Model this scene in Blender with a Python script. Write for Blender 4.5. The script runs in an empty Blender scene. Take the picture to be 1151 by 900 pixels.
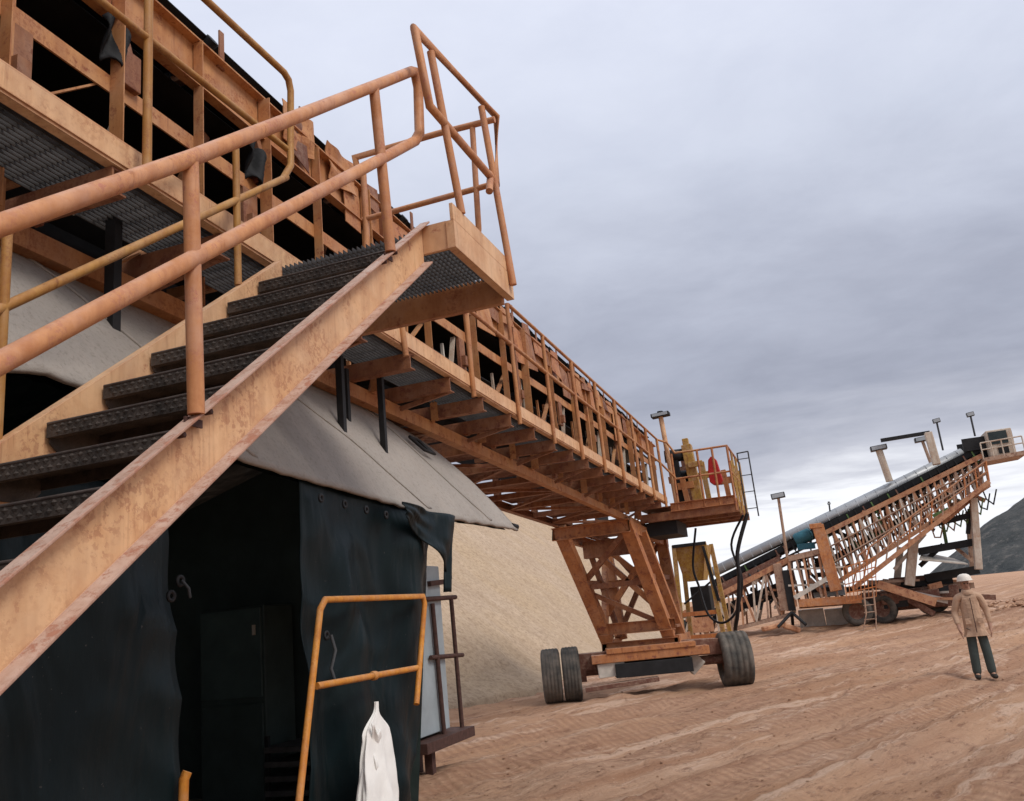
import bpy, math, random
from mathutils import Vector as V, Matrix, noise as mn
random.seed(7)
sc = bpy.context.scene
COL = sc.collection
R = math.radians
Z = V((0, 0, 1)); AX = V((1, 0, 0)); AY = V((0, 1, 0))

# ------------------------------------------------------------------ node helpers
class NT:
    def __init__(s, tree):
        s.t = tree; s.n = tree.nodes; s.l = tree.links
    def node(s, typ, **kw):
        n = s.n.new(typ)
        for k, v in kw.items():
            if k == 'inp':
                for i, x in v.items():
                    if hasattr(x, 'is_linked') or isinstance(x, bpy.types.NodeSocket): s.l.new(x, n.inputs[i])
                    else: n.inputs[i].default_value = x
            else: setattr(n, k, v)
        return n
    def noise(s, vec, scale, detail=5, rough=.6, dist=0):
        n = s.node('ShaderNodeTexNoise', inp={'Vector': vec, 'Scale': scale, 'Detail': detail, 'Roughness': rough, 'Distortion': dist})
        return n.outputs[0]
    def ramp(s, fac, *stops):
        n = s.node('ShaderNodeValToRGB'); s.l.new(fac, n.inputs[0]); e = n.color_ramp.elements
        while len(e) < len(stops): e.new(.5)
        for el, (p, c) in zip(e, stops):
            el.position = p; el.color = (c, c, c, 1) if isinstance(c, (int, float)) else (*c, 1)
        return n.outputs[0]
    def mix(s, fac, a, b, mode='MIX'):
        n = s.node('ShaderNodeMix', data_type='RGBA', blend_type=mode)
        for i, x in ((0, fac), (6, a), (7, b)):
            if isinstance(x, bpy.types.NodeSocket): s.l.new(x, n.inputs[i])
            elif isinstance(x, (int, float)): n.inputs[i].default_value = x
            else: n.inputs[i].default_value = (*x, 1)
        return n.outputs[2]
    def math(s, op, a, b=0.0, clamp=False):
        n = s.node('ShaderNodeMath', operation=op, use_clamp=clamp)
        for i, x in ((0, a), (1, b)):
            if isinstance(x, bpy.types.NodeSocket): s.l.new(x, n.inputs[i])
            else: n.inputs[i].default_value = x
        return n.outputs[0]
    def vmul(s, vec, k):
        n = s.node('ShaderNodeVectorMath', operation='MULTIPLY'); s.l.new(vec, n.inputs[0]); n.inputs[1].default_value = k
        return n.outputs[0]
    def bump(s, h, strength, dist=.02):
        n = s.node('ShaderNodeBump', inp={'Strength': strength, 'Distance': dist, 'Height': h}); return n.outputs[0]

def newmat(name):
    m = bpy.data.materials.new(name); m.use_nodes = True
    t = NT(m.node_tree); bs = m.node_tree.nodes['Principled BSDF']
    tc = t.node('ShaderNodeTexCoord').outputs['Object']
    return m, t, bs, tc
def setc(t, bs, c):
    if isinstance(c, bpy.types.NodeSocket): t.l.new(c, bs.inputs['Base Color'])
    else: bs.inputs['Base Color'].default_value = (*c, 1)

def paint(name, c1, c2, rust=.45, rustc=(.16, .055, .025), edge=True, scale=1.0, rough=.55, dust=.25, dustc=(.45, .33, .25)):
    m, t, bs, tc = newmat(name)
    a = t.noise(tc, 1.3 * scale, 6, .65)
    st = t.noise(t.vmul(tc, (6, 6, .9)), 2.0 * scale, 4, .6)
    base = t.mix(t.ramp(a, (.35, 0), (.65, 1)), c1, c2)
    base = t.mix(t.math('MULTIPLY', t.ramp(st, (.42, 0), (.72, 1)), .6), base, (c2[0] * .66, c2[1] * .55, c2[2] * .5))
    mo = t.noise(tc, 4.5 * scale, 9, .78, .5)
    base = t.mix(t.math('MULTIPLY', t.ramp(mo, (.46, 0), (.62, 1)), .42), base, (c2[0] * .70, c2[1] * .52, c2[2] * .42))
    fine = t.noise(tc, 9 * scale, 8, .75)
    geo0 = t.node('ShaderNodeNewGeometry'); sz = t.node('ShaderNodeSeparateXYZ'); t.l.new(geo0.outputs['Normal'], sz.inputs[0])
    sett = t.math('MULTIPLY', t.ramp(sz.outputs[2], (.45, 0), (.95, 1)), t.ramp(t.noise(tc, 7 * scale, 7, .7), (.36, .1), (.6, .8)))
    base = t.mix(t.math('MULTIPLY', sett, min(1, dust * 2.2)), base, tuple(min(1, x * 1.15) for x in dustc))
    chip = t.math('MULTIPLY', t.ramp(t.noise(tc, 46 * scale, 4, .65), (.50, 0), (.56, 1)), t.ramp(t.noise(tc, 2.6 * scale, 5, .7), (.50, 0), (.62, 1)))
    run = t.math('MULTIPLY', t.ramp(t.noise(t.vmul(tc, (14, 14, .8)), 2.2 * scale, 5, .7), (.56, 0), (.66, 1)), t.ramp(t.noise(tc, 1.7 * scale, 4, .6), (.46, 0), (.6, .75)))
    base = t.mix(run, base, (c2[0] * .48, c2[1] * .34, c2[2] * .3))
    dn = t.noise(tc, 3.1 * scale, 6, .7)
    base = t.mix(t.math('MULTIPLY', t.ramp(dn, (.45, 0), (.7, 1)), dust), base, dustc)
    rm = t.ramp(fine, (1 - rust - .06, 0), (1 - rust + .03, 1))
    if edge:
        bv = t.node('ShaderNodeBevel', samples=4, inp={'Radius': .016})
        geo = t.node('ShaderNodeNewGeometry')
        dp = t.node('ShaderNodeVectorMath', operation='DOT_PRODUCT')
        t.l.new(bv.outputs[0], dp.inputs[0]); t.l.new(geo.outputs['Normal'], dp.inputs[1])
        em = t.math('SUBTRACT', 1.0, dp.outputs['Value'])
        em = t.math('MULTIPLY', em, t.math('ADD', t.math('MULTIPLY', fine, 5.0), -.9), True)
        rm = t.math('MAXIMUM', rm, t.math('MULTIPLY', em, 1.0, True))
    rm = t.math('MAXIMUM', rm, t.math('MULTIPLY', chip, .5))
    col = t.mix(rm, base, t.mix(fine, rustc, tuple(min(1, x * 2.1) for x in rustc)))
    setc(t, bs, col)
    t.l.new(t.math('ADD', t.math('MULTIPLY', rm, .3), rough), bs.inputs['Roughness'])
    t.l.new(t.bump(t.math('SUBTRACT', t.math('MULTIPLY', fine, .5), rm), .25, .004), bs.inputs['Normal'])
    bs.inputs['Specular IOR Level'].default_value = .3
    return m

def plain(name, c, rough=.6, var=.35, scale=4, bump=.2, metal=0, c2=None, bscale=40, bdist=.004):
    m, t, bs, tc = newmat(name)
    n = t.noise(tc, scale, 6, .65)
    setc(t, bs, t.mix(t.ramp(n, (.3, 0), (.7, 1)), tuple(x * (1 - var) for x in c), c2 or tuple(min(1, x * (1 + var)) for x in c)))
    bs.inputs['Roughness'].default_value = rough; bs.inputs['Metallic'].default_value = metal
    t.l.new(t.bump(t.noise(tc, bscale, 4), bump, bdist), bs.inputs['Normal'])
    bs.inputs['Specular IOR Level'].default_value = .25
    return m

M = {}
M['tan'] = paint('tan_paint', (.72, .455, .26), (.66, .395, .205), .34, (.20, .08, .045), True, 1.0)
M['worn'] = paint('worn_flange', (.47, .30, .225), (.40, .235, .165), .42, (.22, .105, .07), True, 1.8, dust=.6, dustc=(.56, .43, .36))
M['salmon'] = paint('salmon_paint', (.58, .275, .12), (.51, .23, .095), .36, (.25, .10, .07), True, 1.6, dust=.4, dustc=(.55, .36, .29))
M['ochre'] = paint('ochre_paint', (.44, .23, .055), (.38, .18, .045), .3, (.16, .06, .03), False, 1.6)
M['conv'] = paint('conveyor_paint', (.53, .265, .105), (.44, .19, .075), .38, (.15, .05, .025), False, 1.0)
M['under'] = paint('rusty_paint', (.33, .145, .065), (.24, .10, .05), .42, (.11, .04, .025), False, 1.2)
M['tower'] = paint('tower_paint', (.52, .225, .088), (.42, .17, .066), .4, (.13, .045, .03), False, 1.0)
M['brown'] = paint('rust_brown', (.20, .095, .06), (.15, .07, .05), .45, (.09, .04, .03), False, 2.0, rough=.75, dust=.5)
M['farpaint'] = paint('far_paint', (.55, .30, .165), (.46, .225, .115), .42, (.16, .065, .04), False, .7)
M['fardull'] = paint('far_dull_paint', (.46, .32, .23), (.37, .24, .165), .42, (.13, .07, .05), False, .7, dust=.45)
M['orange'] = paint('orange_paint', (.58, .215, .065), (.46, .16, .05), .38, (.17, .06, .03), False, 1.5)
M['frame'] = paint('amber_paint', (.62, .26, .03), (.55, .21, .03), .36, (.26, .09, .03), False, 3.5)
M['farorange'] = paint('faded_orange', (.56, .255, .10), (.48, .19, .07), .4, (.2, .08, .04), False, 1.2, dust=.5)
M['yellow'] = paint('yellow_paint', (.48, .30, .06), (.38, .22, .05), .42, (.16, .07, .03), False, 2.2, dust=.6)
M['red'] = plain('red_guard', (.42, .02, .02), .5)
M['white'] = paint('offwhite_paint', (.62, .56, .47), (.52, .45, .36), .36, (.25, .13, .08), False, 1.0)
M['pale'] = plain('pale_sheet_metal', (.50, .46, .40), .6)
M['galv'] = plain('galvanised_cover', (.36, .37, .38), .45, .15, 2, .1, .3)
M['tread'] = plain('tread_steel', (.044, .039, .035), .65, .5, 9, .6, 0, (.095, .075, .062), 90, .006)
M['lip'] = plain('worn_lip_steel', (.26, .22, .20), .5, .5, 14, .5, .3, (.06, .045, .04), 70, .006)
M['grate'] = plain('grating_steel', (.075, .07, .068), .6, .4, 8, .2, .2)
M['dark'] = plain('dark_steel', (.016, .016, .017), .6, .4, 4)
M['black'] = plain('black_rubber', (.010, .010, .011), .7, .4, 3, .3)
M['tyre'] = plain('tyre_rubber', (.05, .054, .053), .85, .3, 3.5, .6, 0, (.17, .145, .12), 30, .012)
M['lampgrey'] = plain('lamp_housing', (.05, .052, .055), .5, .2)
M['lampglass'] = plain('lamp_glass', (.35, .38, .40), .15, .1)
M['blue'] = plain('blue_motor', (.03, .12, .16), .5)
M['green'] = plain('green_paint', (.10, .17, .06), .6)
M['concrete'] = plain('concrete', (.52, .47, .41), .85, .25, 3)
M['slate'] = plain('slate_panel', (.30, .34, .36), .5, .15, 3, .1)
M['cabinet'] = plain('cabinet_green', (.05, .07, .065), .5, .2)
M['slate_dim'] = plain('faded_green_door', (.065, .095, .09), .5, .2)
M['rail_dark'] = plain('dark_rusty_steel', (.07, .035, .028), .7, .4, 20)
M['cloth_white'] = plain('white_sack', (.78, .76, .72), .8, .06, 10, .4, 0, None, 120, .003)
M['glass'] = plain('dark_window', (.03, .04, .04), .12, .2)
M['skin'] = plain('skin', (.40, .23, .16), .6, .1)
M['tancloth'] = plain('tan_workwear', (.47, .31, .21), .9, .12, 5, .6, 0, None, 9, .04)
M['teal'] = plain('dark_trousers', (.06, .075, .07), .85, .2, 8)
M['boot'] = plain('boot_leather', (.03, .025, .02), .6)
M['hat'] = plain('white_hard_hat', (.72, .66, .58), .35, .04)
M['rebar'] = plain('cable_rubber', (.02, .02, .022), .6)

def m_sheet():
    m, t, bs, tc = newmat('grey_cover_sheet')
    a = t.noise(tc, .9, 7, .6); b = t.noise(tc, 14, 6, .7); st = t.noise(t.vmul(tc, (1, 5, 1)), 1.2, 5, .6)
    c = t.mix(t.ramp(a, (.3, 0), (.7, 1)), (.25, .222, .195), (.36, .32, .28))
    c = t.mix(t.math('MULTIPLY', t.ramp(st, (.5, 0), (.7, 1)), .5), c, (.36, .31, .265))
    c = t.mix(t.ramp(b, (.62, 0), (.75, .5)), c, (.2, .17, .15))
    setc(t, bs, c); bs.inputs['Roughness'].default_value = .8
    g = t.noise(tc, 34, 6, .75); c = t.mix(t.ramp(g, (.52, 0), (.66, .55)), c, (.17, .14, .115)); setc(t, bs, c)
    t.l.new(t.bump(t.math('ADD', a, t.math('ADD', t.math('MULTIPLY', b, .25), t.math('MULTIPLY', g, .12))), .7, .05), bs.inputs['Normal'])
    return m
M['sheet'] = m_sheet()
def m_tarp():
    m, t, bs, tc = newmat('dark_green_tarp')
    a = t.noise(tc, 2.2, 6, .6); b = t.noise(t.vmul(tc, (1, 3, .6)), 3, 5, .6)
    c = t.mix(t.ramp(a, (.3, 0), (.75, 1)), (.0028, .0080, .0098), (.0060, .0150, .0175))
    c = t.mix(t.ramp(b, (.66, 0), (.8, .25)), c, (.03, .028, .026))
    sp = t.noise(tc, 60, 2, .5); c = t.mix(t.ramp(sp, (.73, 0), (.76, .5)), c, (.12, .11, .10))
    setc(t, bs, c); bs.inputs['Roughness'].default_value = .48; bs.inputs['Specular IOR Level'].default_value = .17
    t.l.new(t.bump(t.math('ADD', t.math('MULTIPLY', b, .12), t.math('MULTIPLY', t.noise(t.vmul(tc, (1.4, 1.6, .7)), 1.5, 2.5, .45, .9), 1.6)), .7, .07), bs.inputs['Normal'])
    return m
M['tarp'] = m_tarp()
def m_sand():
    m, t, bs, tc = newmat('stockpile_sand')
    rot = t.node('ShaderNodeMapping', inp={'Vector': tc, 'Scale': (.35, 1.6, .35)})
    a = t.noise(rot.outputs[0], 1.3, 7, .65, .3); b = t.noise(tc, 9, 8, .8); d = t.noise(tc, .35, 4, .5)
    c = t.mix(t.ramp(a, (.32, 0), (.68, 1)), (.43, .32, .225), (.54, .415, .305))
    c = t.mix(t.ramp(d, (.4, 0), (.7, .7)), c, (.50, .365, .23))
    c = t.mix(t.ramp(b, (.36, .75), (.53, 0)), c, (.25, .17, .11))
    g2 = t.noise(tc, 2.6, 8, .8); c = t.mix(t.ramp(g2, (.55, 0), (.68, .5)), c, (.62, .48, .35)); c = t.mix(t.ramp(g2, (.33, .5), (.45, 0)), c, (.32, .215, .135))
    setc(t, bs, c); bs.inputs['Roughness'].default_value = .95; bs.inputs['Specular IOR Level'].default_value = .1
    t.l.new(t.bump(t.math('ADD', t.math('MULTIPLY', a, .6), b), .6, .09), bs.inputs['Normal'])
    return m
M['sand'] = m_sand()
def m_dirt():
    m, t, bs, tc = newmat('red_dirt')
    mp = t.node('ShaderNodeMapping', vector_type='TEXTURE', inp={'Vector': tc, 'Rotation': (0, 0, R(-27))})
    q = mp.outputs[0]                                   # x across the tracks, y along them
    wob = t.noise(tc, .5, 3, .5)
    tr = t.noise(t.vmul(q, (1.7, .07, 1)), 1.3, 8, .66, .25)
    tr2 = t.noise(t.vmul(q, (1.0, .06, 1)), 3.4, 7, .7, .3)
    big = t.noise(tc, .22, 5, .55); b = t.noise(tc, 4.5, 10, .82); f = t.noise(tc, 26, 6, .75); cl = t.noise(t.vmul(q, (1, .3, 1)), 9, 7, .78)
    lug = t.node('ShaderNodeTexWave', wave_type='BANDS', bands_direction='Y', inp={'Vector': t.vmul(q, (.35, 1, 1)), 'Scale': 2.1, 'Distortion': 2.2, 'Detail': 3, 'Detail Scale': 2}).outputs[1]
    lane = t.ramp(t.noise(t.vmul(q, (1, .03, 1)), .95, 2, .4, .2), (.50, 0), (.56, 1))
    lugs = t.math('MULTIPLY', lug, lane)
    c = t.mix(t.ramp(tr, (.36, 0), (.62, 1)), (.42, .225, .135), (.63, .40, .27))
    c = t.mix(t.ramp(big, (.42, 0), (.68, .7)), c, (.58, .335, .195))
    c = t.mix(t.ramp(tr2, (.54, 0), (.62, .8)), c, (.74, .52, .385))
    c = t.mix(t.math('MULTIPLY', t.ramp(tr2, (.34, 1), (.44, 0)), .5), c, (.32, .165, .105))
    c = t.mix(t.ramp(cl, (.36, .7), (.46, 0)), c, (.24, .12, .078))
    c = t.mix(t.ramp(b, (.33, .55), (.44, 0)), c, (.27, .14, .09))
    c = t.mix(t.ramp(f, (.58, 0), (.68, .5)), c, (.68, .52, .41))
    c = t.mix(t.ramp(f, (.30, .4), (.38, 0)), c, (.27, .15, .10))
    c = t.mix(t.math('MULTIPLY', lugs, .4), c, (.38, .20, .13))
    setc(t, bs, c); bs.inputs['Roughness'].default_value = .95; bs.inputs['Specular IOR Level'].default_value = .1
    h = t.math('ADD', t.math('MULTIPLY', b, .6), t.math('ADD', t.math('MULTIPLY', f, .35), t.math('ADD', t.math('MULTIPLY', tr2, 1.1), t.math('ADD', t.math('MULTIPLY', cl, .9), t.math('MULTIPLY', lugs, -.35)))))
    t.l.new(t.bump(h, .85, .13), bs.inputs['Normal'])
    return m
M['dirt'] = m_dirt()
def m_hill():
    m, t, bs, tc = newmat('rocky_hill')
    a = t.noise(tc, .045, 10, .78); b = t.noise(tc, .13, 9, .78)
    c = t.mix(t.ramp(a, (.35, 0), (.65, 1)), (.045, .060, .066), (.15, .155, .15))
    c = t.mix(t.ramp(b, (.52, 0), (.62, .8)), c, (.26, .245, .225))
    setc(t, bs, c); bs.inputs['Roughness'].default_value = .95
    t.l.new(t.bump(t.math('ADD', a, b), 1.0, 9), bs.inputs['Normal'])
    return m
M['hill'] = m_hill()

# ------------------------------------------------------------------ mesh builder
def basis(d, up):
    d = d.normalized(); s = d.cross(up)
    if s.length < 1e-5: s = d.cross(AX)
    s.normalize(); return d, s, s.cross(d).normalized()
class MB:
    def __init__(s): s.v = []; s.f = []; s.sm = []; s.mi = []; s.cur = 0
    def add(s, vs, fs, smooth=False):
        o = len(s.v); s.v += [tuple(x) for x in vs]
        for f in fs: s.f.append([i + o for i in f]); s.sm.append(smooth); s.mi.append(s.cur)
        return s
    def bar(s, a, b, w, h, up=Z):
        a, b = V(a), V(b); d, sd, u = basis(b - a, up); vs = []
        for p in (a, b):
            for i, j in ((-1, -1), (1, -1), (1, 1), (-1, 1)): vs.append(p + sd * (i * w / 2) + u * (j * h / 2))
        return s.add(vs, [(0, 1, 2, 3), (7, 6, 5, 4), (0, 4, 5, 1), (1, 5, 6, 2), (2, 6, 7, 3), (3, 7, 4, 0)])
    def box(s, lo, hi):
        x0, y0, z0 = lo; x1, y1, z1 = hi
        vs = [(x0, y0, z0), (x1, y0, z0), (x1, y1, z0), (x0, y1, z0), (x0, y0, z1), (x1, y0, z1), (x1, y1, z1), (x0, y1, z1)]
        return s.add(vs, [(3, 2, 1, 0), (4, 5, 6, 7), (0, 1, 5, 4), (1, 2, 6, 5), (2, 3, 7, 6), (3, 0, 4, 7)])
    def prof(s, a, b, pr, sd, up):
        """closed 2-D profile swept from a to b; sd and up give the profile's axes"""
        a, b, sd, up = V(a), V(b), V(sd), V(up); n = len(pr)
        vs = [p + sd * x + up * y for p in (a, b) for x, y in pr]
        fs = [tuple(range(n)), tuple(range(2 * n - 1, n - 1, -1))] + [(i, i + n, (i + 1) % n + n, (i + 1) % n) for i in range(n)]
        return s.add(vs, fs)
    def chan(s, a, b, depth, fl, sd, up=Z, t=.009):
        """C channel: a and b lie on the top outer edge of the web, flanges point along sd, web hangs down along -up"""
        pr = [(0, 0), (fl, 0), (fl, -t), (t, -t * 1.6), (t, -depth + t * 1.6), (fl, -depth + t), (fl, -depth), (0, -depth)]
        return s.prof(a, b, pr, sd, up)
    def angle(s, a, b, w, sd, up, t=.008):
        return s.prof(a, b, [(0, 0), (w, 0), (w, -t), (t, -t), (t, -w), (0, -w)], sd, up)
    def pipe(s, pts, r, n=12, cap=True):
        pts = [V(p) for p in pts]; k = len(pts); rings = []; u = None
        for i, p in enumerate(pts):
            d0 = (pts[i] - pts[i - 1]).normalized() if i else (pts[1] - pts[0]).normalized()
            d1 = (pts[i + 1] - pts[i]).normalized() if i < k - 1 else d0
            d = (d0 + d1).normalized(); sc_ = 1 / max(.4, d.dot(d1))
            if u is None: _, sd, u = basis(d, Z if abs(d.z) < .95 else AY)
            u = (u - d * u.dot(d)).normalized(); sd = d.cross(u)
            bend = (d1 - d0)
            ring = []
            for j in range(n):
                a = 2 * math.pi * j / n; o = sd * math.cos(a) * r + u * math.sin(a) * r
                if bend.length > 1e-4:
                    bn = bend.normalized(); o = o + bn * o.dot(bn) * (sc_ - 1)
                ring.append(p + o)
            rings.append(ring)
        vs = [x for q in rings for x in q]; fs = []
        for i in range(k - 1):
            for j in range(n): fs.append((i * n + j, i * n + (j + 1) % n, (i + 1) * n + (j + 1) % n, (i + 1) * n + j))
        s.add(vs, fs, True)
        if cap: s.add(rings[0], [tuple(range(n - 1, -1, -1))]); s.add(rings[-1], [tuple(range(n))])
        return s
    def lathe(s, c, ax, prof, n=32):
        """profile of (along, radius) round axis ax through c"""
        c, ax = V(c), V(ax).normalized(); _, sd, u = basis(ax, Z); k = len(prof); vs = []
        for j in range(n):
            a = 2 * math.pi * j / n; o = sd * math.cos(a) + u * math.sin(a)
            vs += [c + ax * x + o * r for x, r in prof]
        fs = [(j * k + i, j * k + i + 1, ((j + 1) % n) * k + i + 1, ((j + 1) % n) * k + i) for j in range(n) for i in range(k - 1)]
        return s.add(vs, fs, True)
    def grid(s, P, nu, nv, smooth=True):
        vs = [P(i / (nu - 1), j / (nv - 1)) for i in range(nu) for j in range(nv)]
        return s.add(vs, [(i * nv + j, (i + 1) * nv + j, (i + 1) * nv + j + 1, i * nv + j + 1) for i in range(nu - 1) for j in range(nv - 1)], smooth)
    def build(s, name, mat, parent=None, bevel=0, solid=0, sub=0, recalc=True, label=None):
        me = bpy.data.meshes.new(name); me.from_pydata(s.v, [], s.f)
        me.polygons.foreach_set('use_smooth', s.sm)
        for x in (mat if isinstance(mat, (list, tuple)) else [mat]): me.materials.append(M[x])
        if max(s.mi, default=0): me.polygons.foreach_set('material_index', s.mi)
        if recalc:
            import bmesh
            bm = bmesh.new(); bm.from_mesh(me); bmesh.ops.recalc_face_normals(bm, faces=bm.faces); bm.to_mesh(me); bm.free()
        me.update()
        o = bpy.data.objects.new(name, me); COL.objects.link(o)
        if parent:
            o.parent = parent
            r = parent
            base = V((0, 0, 0))
            while r: base = base + r.location; r = r.parent
            o.location = -base
        if solid:
            md = o.modifiers.new('thickness', 'SOLIDIFY'); md.thickness = solid; md.offset = 0
        if sub:
            md = o.modifiers.new('smooth', 'SUBSURF'); md.levels = sub; md.render_levels = sub
        if bevel:
            md = o.modifiers.new('edges', 'BEVEL'); md.width = bevel; md.segments = 2; md.limit_method = 'ANGLE'
        if label: o['label'] = label
        return o
def thing(name, loc, label, cat, group=None):
    o = bpy.data.objects.new(name, None); COL.objects.link(o); o.location = loc; o.empty_display_size = .3
    o['label'] = label; o['category'] = cat
    if group: o['group'] = group
    return o
def tag(o, label=None, cat=None, kind=None):
    if label: o['label'] = label
    if cat: o['category'] = cat
    if kind: o['kind'] = kind
    return o
def lerp(tab, y):
    if y <= tab[0][0]: (a, b) = tab[0], tab[1]
    elif y >= tab[-1][0]: (a, b) = tab[-2], tab[-1]
    else:
        for a, b in zip(tab, tab[1:]):
            if a[0] <= y <= b[0]: break
    return a[1] + (b[1] - a[1]) * (y - a[0]) / (b[0] - a[0])
def sstep(a, b, x):
    t = max(0, min(1, (x - a) / (b - a))); return t * t * (3 - 2 * t)

# ------------------------------------------------------------------ ground
def gz(x, y):
    z = .28 * sstep(32.5, 37, y) * sstep(-14, -5, x)
    z += .45 * sstep(38, 60, y) * sstep(6, 16, x)
    al, ac = .454 * x + .891 * y, .891 * x - .454 * y      # along and across the vehicle tracks
    ac += .35 * mn.noise(V((al * .11, ac * .1, 1.7)))
    amp = sstep(3, 7, y) * (1 - sstep(45, 80, y))
    z += amp * (.085 * mn.noise(V((ac * .8, al * .05, 4.2))) + .06 * mn.noise(V((ac * 2.1, al * .13, 9.1))) + .035 * mn.noise(V((ac * 5.5, al * .5, 3.3))))
    z += .045 * mn.fractal(V((x * 2.4, y * 1.7, .3)), .75, 2.0, 5) * amp
    for c0, wd, hh in ((-8.05, .42, .15), (-6.4, .26, .10), (-9.5, .25, .08), (-10.9, .4, .13), (-13.2, .5, .13), (-4.3, .3, .11), (-2.6, .3, .09), (-5.3, .2, .07)):   # pushed-up ridges with a rut beside each
        d = ac - c0; z += amp * hh * (math.exp(-(d / wd) ** 2) - .7 * math.exp(-((d - wd * 1.7) / (wd * .8)) ** 2)) * (.7 + .5 * mn.noise(V((al * .4, c0, 0))))
    for wx, wy in ((-5.33, 16.9), (-2.02, 17.9)):
        d = math.hypot(x - wx, y - wy); k = math.exp(-(d / .8) ** 2); z = z * (1 - k) + .01 * k
    return z
def axis(lo, hi, step, far_lo, far_hi, g=1.22):
    a = [lo + i * step for i in range(int((hi - lo) / step) + 1)]
    s_ = step; x = a[0]; pre = []
    while x > far_lo: s_ *= g; x -= s_; pre.append(x)
    s_ = step; x = a[-1]; post = []
    while x < far_hi: s_ *= g; x += s_; post.append(x)
    return pre[::-1] + a + post
xs = axis(-8.5, 5, .075, -4000, 4000); ys = axis(6.5, 24, .085, -60, 5000, 1.07)
mb = MB(); nx, ny = len(xs), len(ys)
mb.add([(x, y, gz(x, y)) for x in xs for y in ys], [(i * ny + j, (i + 1) * ny + j, (i + 1) * ny + j + 1, i * ny + j + 1) for i in range(nx - 1) for j in range(ny - 1)], True)
tag(mb.build('ground', 'dirt', recalc=False), 'red brown dirt yard with vehicle ruts and ridges', kind='structure')

# loose clods and stones
mb = MB()
for i in range(4500):
    y = 7 + 26 * random.random() ** 1.6; x = random.uniform(-7.5, 4.5) + (y - 8) * .1
    r = random.choice((.005, .006, .006, .007, .008, .010, .014)) * (.7 + .6 * random.random()) * (1 + .02 * y)
    c = V((x, y, gz(x, y) + r * .25)); vs = []
    for q in ((1, 0, 0), (0, 1, 0), (-1, 0, 0), (0, -1, 0), (0, 0, .8), (0, 0, -.6), (.6, .6, .4), (-.6, .6, .35), (-.6, -.6, .4), (.6, -.6, .35)):
        vs.append(c + V(q) * r * random.uniform(.65, 1.25))
    mb.add(vs, [(4, 6, 0), (4, 1, 6), (4, 7, 1), (4, 2, 7), (4, 8, 2), (4, 3, 8), (4, 9, 3), (4, 0, 9), (6, 1, 0), (7, 2, 1), (8, 3, 2), (9, 0, 3), (5, 0, 1), (5, 1, 2), (5, 2, 3), (5, 3, 0)])
tag(mb.build('clods', 'dirt', recalc=False), 'loose clods and small stones scattered over the dirt yard', 'stones', 'stuff')

# ------------------------------------------------------------------ sand stockpile
def pile_z(x, y):
    yy = min(max(y, 21), 54); d = math.hypot(x + 16.2, (y - yy) * .95)
    wob = .5 * mn.noise(V((x * .12, y * .16, 3))) + .22 * mn.noise(V((x * .3, y * .55, 8)))
    z = 7.75 - .83 * d + wob * .45
    z = min(z, 7.6 + .2 * mn.noise(V((x * .2, y * .2, 0))))
    z += .09 * mn.noise(V((x * .35, y * 2.2, 1))) + .07 * mn.fractal(V((x * 1.5, y * 1.5, 5)), 1, 2, 4)
    if z < .5: z = z * .55 + .225 if z > -.3 else z + .09
    return z
mb = MB(); nu, nv = 150, 260
mb.grid(lambda u, v: (lambda x, y: (x, y, max(-.4, pile_z(x, y))))(-27 + 21.5 * u, 8 + 60 * v), nu, nv)
tag(mb.build('sand_pile', 'sand', recalc=False), 'huge smooth tan sand stockpile rising behind the dark shed', 'sand pile')

# ------------------------------------------------------------------ distant hill
def hillz(x, y):
    d = 1 - math.hypot((x - 172) / 122, (y - 640) / 110)
    ridge = mn.fractal(V((x * .012, y * .012, 2)), 1, 2.1, 7)
    return 75 * max(-.2, d) ** 1 * (1 + .0 * ridge) + 7 * ridge * max(0, min(1, d * 3)) - 3 if d > 0 else 75 * d - 3
mb = MB(); mb.grid(lambda u, v: (lambda x, y: (x, y, max(-6, hillz(x, y))))(40 + 270 * u, 520 + 240 * v), 130, 110)
tag(mb.build('hill', 'hill', recalc=False), 'dark rocky mountain rising at the far right', kind='structure')

# ------------------------------------------------------------------ access stair
NX, FX = -1.75, -2.75
def ln(y): return 3.807 + .775 * (y - 4.009)
st = thing('access_stair', (-2.25, 1.5, 0), 'tan steel staircase with black grip treads and pipe handrails climbing to a landing', 'staircase')
c37, s37 = math.cos(R(37.77)), math.sin(R(37.77)); UPS = V((0, 0, 1 / c37))
y0, y1 = -.85, 4.035
mb = MB(); mb.chan((NX - .055, y0, ln(y0)), (NX - .055, y1, ln(y1)), .2, .06, AX, UPS, .009); mb.mi = [1 if i in (2, 3, 6, 7, 8) else 0 for i in range(len(mb.f))]; mb.build('stringer', ['tan', 'worn'], st, .0025)
mb = MB(); mb.chan((FX + .055, y0, ln(y0)), (FX + .055, y1 - .02, ln(y1 - .02)), .2, .06, -AX, UPS, .009); mb.build('stringer', 'tan', st, .0025)
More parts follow.
